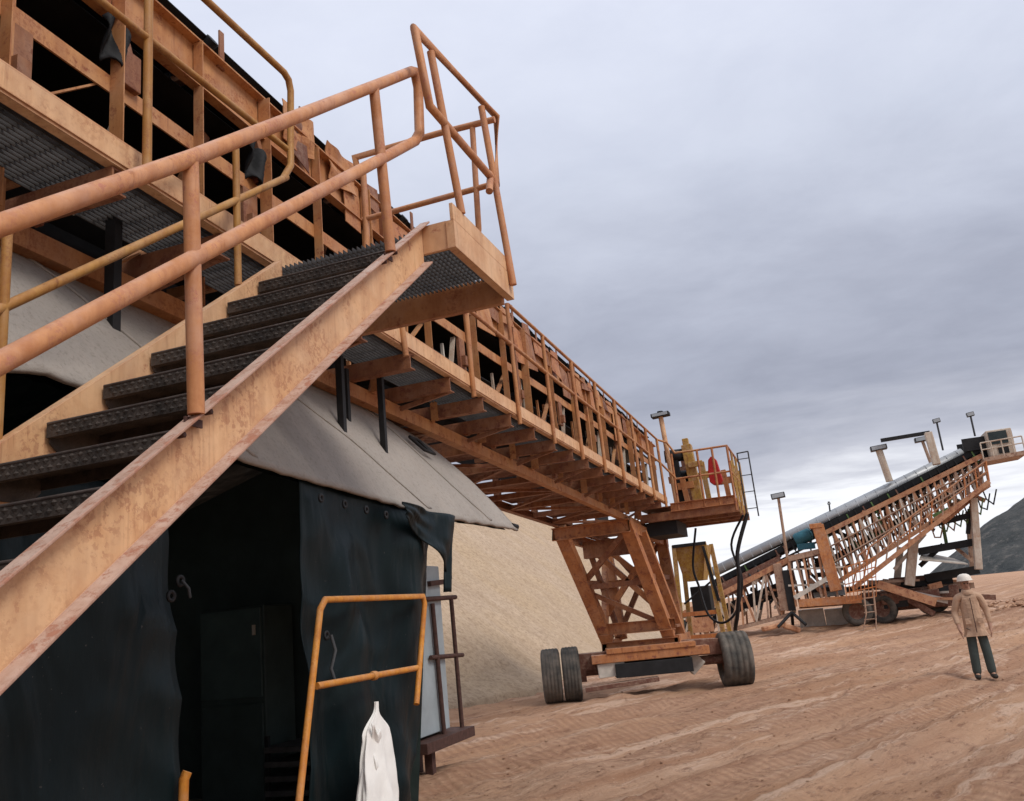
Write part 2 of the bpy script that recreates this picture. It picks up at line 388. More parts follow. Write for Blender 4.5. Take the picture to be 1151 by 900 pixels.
# treads: folded serrated plank with a lip, rounded end plates
NT_ = 15; rise = .2093; run = .27
for i in range(1, NT_ + 4):
    zt = 3.80 - rise * i - .012; yt = 4.035 - run * i
    mb = MB(); X0, X1 = FX + .066, NX - .068
    t = .006
    pr = [(0, 0), (.255, 0), (.255, -.05), (.249, -.05), (.249, -t), (.006, -t), (.006, -.050), (.03, -.050), (.03, -.056), (0, -.056)]
    mb.prof((X0, yt, zt), (X1, yt, zt), pr, AY, Z)
    # serrated diamonds raised on top and along the lip
    n = 22
    for k in range(n):
        xk = X0 + .04 + (X1 - X0 - .08) * k / (n - 1)
        for j in range(5):
            yy = yt + .022 + j * .05 + (.025 if k % 2 else 0)
            if yy < yt + .24: mb.add([(xk - .016, yy, zt), (xk, yy - .012, zt + .009), (xk + .016, yy, zt), (xk, yy + .012, zt + .009), (xk, yy, zt + .001)], [(0, 1, 4), (1, 2, 4), (2, 3, 4), (3, 0, 4)])
        for j_ in (0, 1):
            zc = zt - .017 - .024 * j_; xq = xk + .02 * j_; mb.add([(xq - .014, yt - .0005, zc), (xq, yt - .0005, zc + .011), (xq + .014, yt - .0005, zc), (xq, yt - .0005, zc - .011), (xq, yt - .007, zc)], [(0, 1, 4), (1, 2, 4), (2, 3, 4), (3, 0, 4)])
    for xa in (X0, X1 - .007):   # end plates
        pts = [(yt + .02, zt - .002), (yt + .25, zt - .002), (yt + .25, zt - .06), (yt + .20, zt - .105), (yt + .05, zt - .105), (yt + .012, zt - .075)]
        vs = [(xa, a, b) for a, b in pts] + [(xa + .007, a, b) for a, b in pts]
        mb.add(vs, [(0, 1, 2, 3, 4, 5), (11, 10, 9, 8, 7, 6)] + [(q, (q + 1) % 6, (q + 1) % 6 + 6, q + 6) for q in range(6)])
    tr = mb.build('tread', 'tread', st)
    lm = MB(); lm.pipe([(X0 + .003, yt + .002, zt - .001), (X1 - .003, yt + .002, zt - .001)], 0.0062, 6); lm.build('tread_edge', 'lip', tr)
# landing
LZ = 3.80; LY0, LY1, LXo, LXi = 4.05, 4.93, -1.6, -2.85
mb = MB()
mb.bar((LXo - .025, LY0 - .02, LZ - .0825), (LXo - .025, LY1 + .04, LZ - .0825), .05, .165)
mb.build('landing_beam', 'tan', st, .002)
mb = MB(); mb.bar((LXo - .012, LY0 - .018, LZ + .052), (LXo - .012, LY1 + .03, LZ + .052), .02, .10); mb.build('toe_board', 'tan', st, .002)
mb = MB(); mb.bar((LXo - .052, LY0 - .002, LZ - .078), (NX - .065, LY0 - .002, LZ - .078), .02, .168); mb.build('landing_beam', 'tan', st, .002)
mb = MB(); mb.bar((-1.66, LY1 - .01, LZ - .105), (-3.38, LY1 - .01, LZ - .105), .05, .185); mb.build('landing_beam', 'conv', st, .003)
mb = MB()
xx = LXi
while xx < LXo - .06:
    mb.box((xx, LY0 + .003, LZ - .035), (xx + .005, LY1 - .04, LZ - .004)); xx += .03
yy = LY0 + .05
while yy < LY1 - .05:
    mb.box((LXi, yy, LZ - .018), (LXo - .058, yy + .006, LZ - .008)); yy += .05
mb.build('grating', 'grate', st)
# landing guardrail loops
gr = MB().pipe([(-1.620,4.738,4.303), (-1.64, 4.86, 4.50), (-1.650,4.987,4.480), (-1.650,5.138,5.080), (-1.650,3.812,4.877), (-1.630,3.893,4.433), (-1.630,4.895,4.450)], .024).build('guardrail', 'salmon', st)
for a, b in (((-1.610,4.188,3.903), (-1.650,4.020,4.870)), ((-1.575,4.900,3.707), (-1.650,4.830,4.979))):
    MB().pipe([a, b], .023).build('post', 'salmon', gr)
g2 = MB().pipe([(-1.604,4.950,4.938), (-2.029,4.950,4.957), (-2.684,4.950,4.959), (-2.658,4.950,4.789)], .022).pipe([(-1.669,4.950,4.467), (-2.648,4.950,4.460)], .02).build('guardrail', 'salmon', st)
MB().pipe([(-1.770,4.950,4.920), (-1.792,4.950,4.180), (-1.83, 4.93, 3.83)], .02).build('post', 'salmon', g2)
MB().pipe([(-2.624,4.950,4.864), (-2.626,4.950,4.352), (-2.66, 4.94, 3.83)], .022).build('post', 'salmon', g2)
# near handrail
def rl(y, h): return ln(y) + h
hr = MB().pipe([(NX, -.9, rl(-.9, .89)), (NX, 2.1, rl(2.1, .90)), (NX, 3.95, rl(3.95, .968)), (NX, 4.0, rl(4.0, .955)), (NX, 4.03, rl(4.03, .85)), (NX, 4.0, rl(4.0, .56)), (NX, 3.93, rl(3.93, .525)), (NX, 2.1, rl(2.1, .535)), (NX, -.9, rl(-.9, .535))], .0285, 16).build('handrail', 'salmon', st)
for yb, yt in ((.70, .70), (2.135, 2.10), (3.56, 3.47)):
    MB().pipe([(NX - .012, yb, ln(yb) + .004), (NX - .002, yt, rl(yt, .91 if yt < 3 else .945))], .0265, 16).build('post', 'salmon', hr)
    mb = MB()
    mb.box((NX - .035, yb - .03, ln(yb) - .03), (NX - .028, yb + .05, ln(yb) - .004))
    for k in (-.05, .075): mb.lathe((NX - .02, yb + k, ln(yb + k) - .03), AX, [(-.02, 0), (-.02, .010), (.006, .010), (.006, 0)], 6)
    mb.build('post_bracket', 'rail_dark', hr)
# far handrail
h2 = MB().pipe([(FX, -.9, rl(-.9, .90)), (FX, 3.6, rl(3.6, .88))], .02).pipe([(FX, -.9, rl(-.9, .525)), (-2.750,3.204,3.697), (-2.750,4.174,4.444)], .021).build('handrail', 'ochre', st)
for yb in (.8, 2.26, 3.675):
    MB().pipe([(FX, yb, ln(yb)), (FX, yb, rl(yb, .88))], .02).build('post', 'ochre', h2)
# black support posts standing on the cover sheet under the stair head and walkway
for (xa, ya, zb, zt_, w) in ((-3.29, 3.34, 3.22, 3.95, .068), (-3.23, 5.53, 3.03, 3.72, .055), (-3.2, 6.12, 2.97, 3.72, .05), (-3.34, 5.8, 3.15, 3.7, .05)):
    mb = MB(); mb.bar((xa, ya, zb), (xa, ya, zt_), w, w * .8, AY); mb.box((xa - .05, ya - .05, zb - .012), (xa + .05, ya + .05, zb + .004)); mb.build('support_post', 'dark', st, .003)

# ------------------------------------------------------------------ near conveyor
def B(y): return 3.52 - .030 * (y - 6.9)
WT = [(2.3, 4.09), (5.7, 3.965), (8, 3.90), (12, 3.84), (17.6, 3.76)]
def W(y): return lerp(WT, y)
XN, XF, XW = -3.43, -4.75, -2.85
cv = thing('belt_conveyor', (-3.65, 17.4, 0), 'long tan truss belt conveyor with side walkway standing on a wheeled tower', 'conveyor')
YA, YB = -1.2, 20.2
def seq(a, b, n): return [a + (b - a) * i / n for i in range(n + 1)]
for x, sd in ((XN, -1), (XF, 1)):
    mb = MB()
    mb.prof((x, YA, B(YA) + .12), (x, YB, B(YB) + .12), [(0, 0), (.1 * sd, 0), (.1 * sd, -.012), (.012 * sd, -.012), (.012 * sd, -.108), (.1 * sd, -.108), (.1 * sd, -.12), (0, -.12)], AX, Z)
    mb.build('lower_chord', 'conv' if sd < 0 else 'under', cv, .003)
# side bar halfway up the truss, deep top channel
def S(y): return lerp([(2.6, 4.93), (8, 4.82), (13, 4.88), (20, 4.84)], y)
def T(y): return lerp([(2.5, 5.66), (4.2, 5.62), (8, 5.50), (17, 5.37), (20, 5.3)], y)
for x, sd in ((XN, -1), (XF, 1)):
    mb = MB()
    for a, b in zip(seq(YA, YB, 8), seq(YA, YB, 8)[1:]): mb.bar((x + .012, a, S(a) - .055), (x + .012, b, S(b) - .055), .012, .11)
    mb.build('side_bar', 'conv', cv)
    mb = MB()
    ysq = [YA, 2.5, 4.2, 8, 17, YB]
    for a, b in zip(ysq, ysq[1:]): mb.chan((x, a, T(a)), (x, b, T(b)), .36, -.075 * sd, AX, Z, .012)
    mb.build('top_channel', 'conv', cv)
py = YA + .35; k = 0
while py < YB:
    for x in (XN, XF):
        mb = MB(); w = .075 if k % 2 else .1
        mb.angle((x + .02 if x == XN else x - .02, py, B(py) + .1), (x + .02 if x == XN else x - .02, py, T(py) - .02), w, AY, AX * (1 if x == XN else -1) * -1)
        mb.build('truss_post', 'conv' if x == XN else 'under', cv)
    if py + 1.5 < YB:
        mb = MB()
        a, b = ((py + .1, B(py) + .14), (py + 1.34, S(py + 1.34) - .1))
        if k % 2: mb.bar((XN - .03, py + .55, W(py) - .1), (XN - .03, py + .85, S(py + .85) - .1), .012, .055, AX)
        else: mb.bar((XN - .03, a[0], a[1]), (XN - .03, b[0], b[1]), .012, .06, AX)
        mb.build('truss_brace', 'white' if k % 2 else 'conv', cv)
    py += .71 if py < 5 else random.choice((.8, 1.05, 1.2)); k += 1
# dark sheets added on the far side and under the belt so the truss reads dark inside
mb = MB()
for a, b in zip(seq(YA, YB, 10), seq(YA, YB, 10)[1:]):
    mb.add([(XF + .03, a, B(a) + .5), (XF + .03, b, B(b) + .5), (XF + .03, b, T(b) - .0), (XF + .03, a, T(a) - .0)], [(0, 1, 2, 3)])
mb.build('dark_backing_panel', 'dark', cv, solid=.006)
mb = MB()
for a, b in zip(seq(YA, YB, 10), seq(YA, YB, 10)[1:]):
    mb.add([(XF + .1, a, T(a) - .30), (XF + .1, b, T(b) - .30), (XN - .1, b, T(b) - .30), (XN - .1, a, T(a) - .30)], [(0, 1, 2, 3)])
mb.build('dark_backing_pan', 'dark', cv, solid=.006)
# belts
def beltmb(h, cup, x0, x1):
    mb = MB(); ys_ = seq(YA, YB, 24); prof_ = [(0, cup), (.28, 0), (.72, 0), (1, cup)]
    vs = [(x0 + (x1 - x0) * p, y, h(y) + c) for y in ys_ for p, c in prof_]
    return mb.add(vs, [(i * 4 + j, i * 4 + j + 1, i * 4 + j + 5, i * 4 + j + 4) for i in range(24) for j in range(3)])
beltmb(lambda y: T(y) + .08, .16, XF + .12, XN - .06).build('carrying_belt', 'black', cv, solid=.016)
beltmb(lambda y: S(y) - .32, 0, XF + .15, XN - .12).build('return_belt', 'black', cv, solid=.016)
# dark belt edge skirt and idlers
py = .4; k = 0
while py < YB - .3:
    mb = MB(); h = T(py) + .03
    mb.pipe([(XN - .04, py, h + .2), (XN - .36, py, h + .0)], .05, 10).pipe([(XN - .38, py, h), (XF + .38, py, h)], .05, 10).pipe([(XF + .36, py, h), (XF + .04, py, h + .2)], .05, 10)
    idl = mb.build('idler', 'dark', cv)
    mb = MB(); mb.bar((XN + .03, py, h - .03), (XN + .03, py, h + .24), .05, .012, AX); mb.bar((XN + .03, py, h - .035), (XF - .03, py, h - .035), .07, .05); mb.build('idler_bracket', 'under', idl)
    py += 1.0; k += 1
py = .9
while py < YB - .3:
    mb = MB(); mb.pipe([(XN + .01, py, S(py) - .37), (XF - .01, py, S(py) - .37)], .055, 12); io = mb.build('return_idler', 'dark', cv)
    mb = MB(); mb.box((XN - .012, py - .07, S(py) - .46), (XN + .022, py + .09, S(py) - .10)); mb.box((XN + .022, py - .035, S(py) - .42), (XN + .07, py + .05, S(py) - .31)); mb.build('idler_bracket', 'under', io)
    py += 1.9
# rusty plates hung on the top channel
plates = [5.2] + [6.0 + .43 * i for i in range(27)]
for i, yp in enumerate(plates):
    mb = MB(); w = random.uniform(.2, .46); h0 = T(yp) + random.uniform(-.08, .14); hh = random.uniform(.18, .5) if i % 4 else random.uniform(.45, .7)
    mb.add([(XN + .045, yp, h0), (XN + .045, yp + w, h0 - w * .03 + random.uniform(-.05, .05)), (XN + .055 + random.uniform(0, .07), yp + w * random.uniform(.85, 1.05), h0 - hh), (XN + .05, yp + random.uniform(-.05, .06), h0 - hh * random.uniform(.75, 1.1))], [(0, 1, 2, 3)])
    mb.build('skirt_plate', random.choice(['under', 'conv', 'under', 'tower', 'brown']), cv, solid=.008)
for i in range(13):
    y_ = 1.6 + i * .62; x_ = random.uniform(-4.3, -3.75); mb = MB()
    if i % 3 == 0: mb.bar((XN - .06, y_, S(y_) - .42), (XF + .1, y_, S(y_) - .42), .07, .09)
    elif i % 3 == 1: mb.bar((x_, y_, W(y_) + .05), (x_ + .1, y_ + .45, S(y_) + .3), .06, .06, AX)
    else: mb.pipe([(XN - .18, y_ - .3, S(y_) + .16), (XN - .2, y_ + .6, S(y_ + .6) + .14)], .03, 8)
    mb.build('inner_member', random.choice(('conv', 'under', 'pale')), cv)
for y_ in (1.9, 3.45, 4.75, 6.4):
    mb = MB(); mb.box((XN - .02, y_, S(y_) - .02), (XN + .06, y_ + .16, S(y_) + .22)); mb.bar((XN + .03, y_ + .08, S(y_) + .2), (XN + .03, y_ + .02, S(y_) + .36), .05, .05, AX); mb.build('bearing_bracket', 'under', cv, .006)
# spill trays under the truss
y = 6.75
while y < 15.4:
    mb = MB(); wd = random.choice((.6, .8, .9)); mb.add([(XN - .12, y, B(y) + .125), (XN - .12, y + wd, B(y + wd) + .125), (XF + .12, y + wd, B(y + wd) + .125), (XF + .12, y, B(y) + .125)], [(0, 1, 2, 3)]); mb.build('spill_tray', random.choice(('under', 'brown')), cv, solid=.008)
    y += 1.1
# splice posts and pale idler stands in front of the dark truss opening
y = 6.2; k = 0
while y < 17:
    for q in (0, .16, .3):
        if random.random() < .7:
            mb = MB(); mb.bar((XN - .1, y + q, W(y) - .1), (XN - .1, y + q + (.12 if q == .16 else -.07), S(y) - .2), .03, .03, AX); mb.build('idler_stand', random.choice(('white', 'conv', 'pale')), cv)
    if k % 4 == 0:
        mb = MB(); mb.angle((XN + .05, y + .5, W(y) - .1), (XN + .05, y + .5, T(y) + .12), .06, AY, AX); mb.build('splice_post', random.choice(('conv', 'under')), cv)
    y += .9; k += 1
for y_, h_ in ((3.3, .42), (4.62, .5)):
    mb = MB(); mb.grid(lambda u, v: V((XN + .06 + .05 * math.sin(v * 5 + u * 7), y_ + .16 * u + .04 * v, T(y_) - h_ - .26 * v + .03 * math.sin(u * 9))), 12, 12); mb.build('rubber_flap', 'black', cv, solid=.012)
for y_ in (5.1, 5.75):
    mb = MB(); mb.grid(lambda u, v: V((XN + .06 + .06 * mn.noise(V((u * 2, v * 2, y_))), y_ + .42 * u, T(y_) + .16 - .34 * v + .05 * mn.noise(V((u * 1.3, v * 1.0, y_ + 4))))), 10, 10, False); mb.build('bent_skirt', random.choice(('under', 'conv')), cv, solid=.008)
# walkway
mb = MB()
for (a, _), (b, _) in zip(WT[:-1], WT[1:]): mb.chan((XW, a if a > 3 else YA, W(a if a > 3 else YA)), (XW, b, W(b)), .15, -.06, AX, Z, .009)
mb.build('walkway_beam', 'tan', cv)
mb = MB()
for a, b in zip([YA, 2.3, 5.7, 8, 12], [2.3, 5.7, 8, 12, 17.5]):
    for i in range(16):
        x = XN + .03 + (XW - XN - .11) * i / 15
        mb.bar((x, a, W(a) - .115), (x, b, W(b) - .115), .006, .032)
y = YA
while y < 17.5:
    mb.box((XN + .02, y, W(y) - .112), (XW - .07, y + .008, W(y) - .1)); y += .1
mb.build('walkway_grating', 'grate', cv)
y = .55; k = 0
while y < 17.4:
    mb = MB(); z = W(y) - .155
    mb.prof((XW - .015, y, z), (XF + .1 if k % 2 else XN - .5, y, z), [(0, 0), (.09, 0), (.09, -.01), (.012, -.012), (.012, -.12), (.09, -.12), (.09, -.13), (0, -.13)], AY, Z)
    cb = mb.build('cross_beam', 'under', cv)
    mb = MB(); mb.bar((XN + .04, y + .05, z - .13), (XN + .04, y + .05, B(y) + .12), .05, .05, AX)
    if k % 2 == 0: mb.bar((XW - .06, y + .05, z - .12), (XN + .04, y + .05, B(y) + .06), .04, .03, AY)
    mb.build('bracket', 'under', cb)
    y += .78; k += 1
# lattice between the lower chords
y = 6.6; k = 0
while y < YB - .8:
    mb = MB(); mb.bar((XN - .1, y, B(y) + .06), (XF + .1, y, B(y) + .06), .08, .08); mb.build('lattice_strut', 'under', cv)
    mb = MB(); a, b = (XN - .1, XF + .1) if k % 2 else (XF + .1, XN - .1)
    mb.bar((a, y + .05, B(y) + .045), (b, y + 1.05, B(y + 1.05) + .045), .06, .04); mb.build('lattice_brace', 'under', cv)
    y += 1.1; k += 1
# walkway handrail: near length beside the stair, then the long run
XR = -2.76
hw = MB().pipe([(XR, YA, 5.16), (XR, 3.5, 5.21), (XR, 4.2, 5.215), (XR, 4.25, 5.19), (XR, 4.27, 5.12), (XR, 4.24, 4.56), (-2.750,4.134,4.413)], .022).pipe([(XR, YA, 4.63), (XR, 4.2, 4.66)], .0195).build('walkway_handrail', 'ochre', cv)
for yb in (1.75, 3.0):
    MB().pipe([(XR, yb, W(yb) - .2), (XR, yb, 5.19)], .023).build('post', 'ochre', hw)
def TR(y): return lerp([(5, 5.10), (8.5, 5.02), (11.7, 4.98), (17.3, 4.90)], y)
def MR(y): return lerp([(7.2, 4.58), (9.8, 4.52), (14.6, 4.47), (17.3, 4.42)], y)
hw = MB().pipe([(XW + .02, 8.55, TR(8.55)), (XW + .02, 11.7, TR(11.7)), (XW + .02, 17.3, TR(17.3)), (-2.68, 17.5, 4.85), (-2.55, 17.55, 4.62), (-2.1, 17.5, 4.6)], .021).pipe([(XW + .02, 7.26, 4.0), (XW + .02, 7.26, 4.52), (XW + .02, 7.33, 4.575), (XW + .02, 9.8, MR(9.8)), (XW + .02, 14.6, MR(14.6)), (XW + .02, 17.3, MR(17.3)), (-2.6, 17.5, 4.1)], .021).build('walkway_handrail', 'conv', cv)
for yb in (5.85, 7.24, 8.52, 9.77, 11.03, 12.28, 13.53, 14.8, 16.08, 17.25):
    MB().pipe([(XW + .03, yb, W(yb) - .24), (XW + .02, yb - .02, (W(yb) + .02) if yb < 6 else (4.55 if yb < 8 else TR(yb)))], .024 if yb < 10 else .027).build('post', 'conv', hw)
# tower
TF = 16.0; TBY = 17.35
legs = {}
for (xt, yt, xb, yb) in ((XN, TF, -3.13, TBY), (XF + .03, TF, -4.36, TBY), (XN, 19.6, -3.13, 18.5), (XF + .03, 19.6, -4.36, 18.5)):
    mb = MB(); mb.bar((xt, yt, B(yt) - .0), (xb, yb, 1.05), .21, .24, AX)
    mb.build('tower_leg', 'tower', cv, .006)
mb = MB(); mb.chan((XN + .1, TF - .1, B(TF) - .003), (XF - .08, TF - .1, B(TF) - .003), .24, -.09, AY, Z, .014); mb.build('tower_beam', 'tower', cv)
mb = MB(); mb.chan((XN + .09, TF - .1, B(TF) - .004), (XN + .09, 20, B(20) - .004), .22, .07, -AX, Z, .012); mb.build('tower_beam', 'tower', cv)
mb = MB(); mb.chan((XF - .06, TF - .1, B(TF) - .004), (XF - .06, 20, B(20) - .004), .22, .07, AX, Z, .012); mb.build('tower_beam', 'tower', cv)
mb = MB(); mb.bar((XN, 17.8, B(17.8) - .3), (XF, 17.8, B(17.8) - .3), .25, .35); mb.build('tower_beam', 'under', cv)
def lp(t, right):   # point on the front legs
    a = V((XN if right else XF + .03, TF, B(TF))); b = V((-3.13 if right else -4.36, TBY, 1.05)); return a.lerp(b, t)
for t0, t1, m_ in ((.06, .52, None), (.55, .93, None)):
    pass
mb = MB(); mb.bar(lp(.48, False) + V((0, .05, 0)), lp(.07, True) + V((0, .05, 0)), .10, .13, AY); mb.build('tower_brace', 'under', cv)
mb = MB(); mb.bar(lp(.56, False) + V((0, .05, 0)), lp(.9, True) + V((0, .05, 0)), .09, .11, AY); mb.build('tower_brace', 'under', cv)
mb = MB(); mb.bar(lp(.52, False) + V((0, .02, 0)), lp(.52, True) + V((0, .02, 0)), .10, .14, AY); mb.build('tower_brace', 'under', cv)
for a, b in (((XF + .03, 19.6, B(19.6)), (-3.2, 18.6, 1.3)), ((XN, 19.6, B(19.6)), (-4.3, 18.6, 1.3)), ((XF + .1, 17.9, 2.8), (-4.35, 18.4, 1.1)), ((XN - .05, 17.6, 2.9), (-3.13, 18.3, 1.1)), ((-3.3, 16.7, 2.2), (-3.3, 19.1, 2.2)), ((-4.6, 16.7, 2.2), (-4.6, 19.1, 2.2))):
    mb = MB(); mb.bar(a, b, .1, .12, AY); mb.build('tower_brace', 'under', cv)
mb = MB(); mb.bar((XN + .02, 17.1, B(17.1) - .15), (-3.05, 17.9, 1.05), .12, .30, AX); mb.build('tower_leg', 'tower', cv)
for a, b in (((XN - .02, 16.4, 2.9), (-3.2, 18.6, 1.35)), ((-4.35, 17.2, 1.3), (-4.65, 19.2, 2.9)), ((-4.6, 17.9, 2.9), (-3.3, 17.9, 1.5)), ((-3.3, 18.9, 2.2), (-4.6, 18.9, 2.2)), ((-3.3, 17.9, 2.9), (-4.5, 17.9, 1.5)), ((-3.25, 19.0, 1.7), (-4.5, 19.0, 2.9))):
    mb = MB(); mb.bar(a, b, .11, .13, AY); mb.build('tower_brace', 'tower', cv)
mb = MB(); mb.bar((-2.95, 17.62, 1.22), (-4.45, 17.62, 1.22), .6, .05); mb.build('tower_plate', 'under', cv)
for z, yq, h in ((1.38, 17.2, .22), (1.02, 17.3, .17)):
    mb = MB(); mb.chan((-2.96, yq, z), (-4.46, yq, z), h, -.09, AY, Z, .012); mb.build('tower_beam', 'tower', cv)
for xq in (-2.98, -4.44):
    mb = MB(); mb.bar((xq, 17.3, .88), (xq, 18.7, .88), .1, .34); mb.build('tower_beam', 'tower', cv)
# base, axle and wheels; the axle is steered a little
aL, aR = V((-5.33, 16.9, .52)), V((-2.02, 17.9, .52)); ad = (aR - aL).normalized(); ap = V((-ad.y, ad.x, 0))
mid = (aL + aR) / 2
mb = MB(); mb.bar(mid - ad * 1.05 + V((0, 0, .22)), mid + ad * 1.2 + V((0, 0, .22)), .95, .16); mb.build('base_frame', 'tower', cv, .01)
mb = MB(); mb.bar(mid - ad * .75 + V((0, 0, .35)) - ap * .25, mid + ad * .95 + V((0, 0, .35)) - ap * .25, .5, .1); mb.build('base_step', 'tower', cv, .01)
mb = MB(); mb.bar(mid - ad * .62 + V((0, 0, -.02)) - ap * .1, mid + ad * .85 + V((0, 0, -.02)) - ap * .1, .8, .26); mb.build('base_frame', 'dark', cv, .01)
mb = MB(); mb.bar(aL + ad * .25 + V((0, 0, .18)), mid - ad * .6 + V((0, 0, .18)), .34, .32); mb.build('axle_beam', 'brown', cv, .012)
mb = MB(); mb.bar(mid + ad * .5 + V((0, 0, .28)), aR - ad * .22 + V((0, 0, .24)), .34, .3); mb.build('axle_beam', 'brown', cv, .012)
mb = MB(); mb.bar(aL + ad * .22 + V((0, 0, -.02)), aL + ad * .55 + V((0, 0, -.02)), .4, .32); mb.pipe([aL + ad * .2, aR - ad * .2], .09, 14); mb.build('axle', 'brown', cv)
mb = MB(); mb.bar(aL + ad * .78 + V((0, 0, .0)) - ap * .3, aL + ad * 1.3 + V((0, 0, .03)) - ap * .3, .25, .26); mb.build('step_box', 'pale', cv, .01)
mb = MB(); mb.bar(aL + ad * .5 + V((0, 0, -.3)) - ap * .45, aL + ad * 1.9 + V((0, 0, -.22)) - ap * .5, .3, .08); mb.build('tow_bar', 'brown', cv, .01)
mb = MB(); mb.bar(aR - ad * .95 + V((0, 0, -.12)), aR - ad * .7 + V((0, 0, .1)), .3, .35); mb.build('hydraulic_jack', 'pale', cv, .02)
def wheel(c, parent, w=.19):
    mb = MB(); prof_ = [(-w * .72, .29), (-w * .95, .33), (-w, .42), (-w * .93, .485), (-w * .8, .512)]
    for g in (-.55, -.18, .18, .55):
        prof_ += [(w * (g - .09), .519), (w * (g - .07), .511), (w * (g + .07), .511), (w * (g + .09), .519)]
    prof_ += [(w * .8, .512), (w * .93, .485), (w, .42), (w * .95, .33), (w * .72, .29)]
    mb.lathe(c, ad, prof_, 48)
    e = mb.build('wheel', 'tyre', parent)
    mb = MB(); mb.lathe(c, ad, [(-w * .7, .295), (-w * .75, .25), (-.03, .22), (-.03, .1), (-.09, .1), (-.09, 0)], 32); mb.lathe(c, ad, [(w * .7, .295), (w * .75, .25), (.03, .22), (.03, .1), (.09, .1), (.09, 0)], 32)
    mb.lathe(c, ad, [(-w * .7, .297), (w * .7, .297)], 32); mb.build('rim', 'brown', e)
for c, w_ in ((aL - ad * .12, .185), (aL + ad * .27 + ap * .03, .175), (aR + ad * .0, .29)): wheel(c - V((0, 0, .025)), cv, w_)
# drive platform at the tail end
PX0, PX1, PY0, PY1 = -2.78, -1.5, 17.5, 20.0
mb = MB()
mb.chan((PX0, PY0, 3.60), (PX1, PY0, 3.60), .17, .06, -AY, Z, .01); mb.chan((PX1, PY0, 3.58), (PX1, PY1, 3.56), .13, .06, -AX, Z, .01); mb.chan((PX1, PY1, 3.56), (PX0, PY1, 3.56), .13, .06, AY, Z, .01)
mb.build('platform_beam', 'tower', cv)
mb = MB(); mb.box((XN, PY0 + .02, 3.54), (PX1 - .02, PY1 - .02, 3.56)); mb.build('platform_deck', 'under', cv)
for yq in (17.55, 18.4, 19.2, 19.9):
    mb = MB(); mb.bar((XN, yq, 3.36), (PX1 + .04, yq, 3.36), .12, .17); mb.build('platform_joist', 'under', cv)
mb = MB(); mb.box((XN + .05, 17.6, 3.0), (-2.72, 18.9, 3.27)); mb.build('gearbox_guard', 'dark', cv)
pr = MB().pipe([(PX1, PY0, 4.6), (PX1, PY1, 4.58)], .022).pipe([(PX1, PY0, 4.08), (PX1, PY1, 4.06)], .02).pipe([(-2.1, PY0, 4.6), (PX1, PY0, 4.6)], .022).pipe([(-2.6, PY0, 4.08), (PX1, PY0, 4.08)], .02).build('platform_rail', 'tower', cv)
for yq in (PY0, 18.3, 19.1, PY1): MB().pipe([(PX1, yq, 3.3), (PX1, yq, 4.6)], .024).build('post', 'yellow' if yq > 18 else 'tower', pr)
for yq in (17.9, 18.7, 19.55): MB().pipe([(PX1 + .02, yq, 3.4), (PX1, yq, 4.35)], .02).build('post', 'yellow', pr)
for xq in (-2.62, -2.1, -1.8): MB().pipe([(xq, PY0, 3.45), (xq, PY0, 4.6)], .024).build('post', 'tower', pr)
for x_, y_, h_, m_ in ((-2.72, 18.4, .9, 'tower'), (-2.5, 18.6, 1.2, 'brown'), (-2.15, 18.9, 1.0, 'yellow'), (-1.75, 19.2, .8, 'tower'), (-2.45, 17.75, .55, 'conv')):
    mb = MB(); mb.bar((x_, y_, 3.56), (x_ - .05, y_, 3.56 + h_), .12, .1, AX); mb.bar((x_ - .16, y_, 3.56 + h_ * .7), (x_ + .16, y_, 3.56 + h_ * .72), .1, .14); mb.build('drive_frame', m_, cv)
lad = MB()
for xq in (-1.36, -1.14): lad.pipe([(xq, PY0 + .55, 3.18), (xq, PY0 + .5, 4.5)], .014)
for i in range(4): lad.pipe([(-1.36, PY0 + .54, 3.35 + i * .34), (-1.14, PY0 + .54, 3.35 + i * .34)], .009)
lad.pipe([(-1.36, PY0 + .5, 4.49), (-1.14, PY0 + .5, 4.5)], .014).build('ladder', 'lampgrey', cv)
mb = MB(); mb.prof((-1.86, 18.0, 3.98), (-1.86, 18.2, 3.98), [(-.13, .0), (-.06, -.06), (.08, -.06), (.13, .02), (.10, .22), (.06, .46), (-.03, .54), (-.10, .47), (-.14, .2)], AX, Z); mb.bar((-1.86, 18.1, 3.56), (-1.86, 18.1, 3.93), .05, .05, AX); mb.build('belt_guard', 'red', cv, .02)
mb = MB(); mb.bar((-2.26, 17.9, 3.56), (-2.34, 17.9, 4.8), .2, .24, AY); mb.bar((-2.345, 17.9, 4.8), (-2.35, 17.9, 4.94), .12, .14, AY); mb.bar((-2.2, 17.75, 4.3), (-2.2, 17.75, 4.42), .3, .05, AY); mb.build('drive_column', 'yellow', cv, .01)
mb = MB(); mb.lathe((-2.62, 17.9, 4.62), V((1, .2, 0)), [(-.2, 0), (-.2, .13), (.18, .13), (.2, .09), (.22, 0)], 20); mb.bar((-2.58, 17.9, 3.6), (-2.6, 17.9, 4.52), .1, .14, AY)
mb.lathe((-2.6, 18.1, 4.15), V((1, .2, 0)), [(-.16, 0), (-.16, .17), (.16, .17), (.16, 0)], 20); mb.build('motor', 'dark', cv)
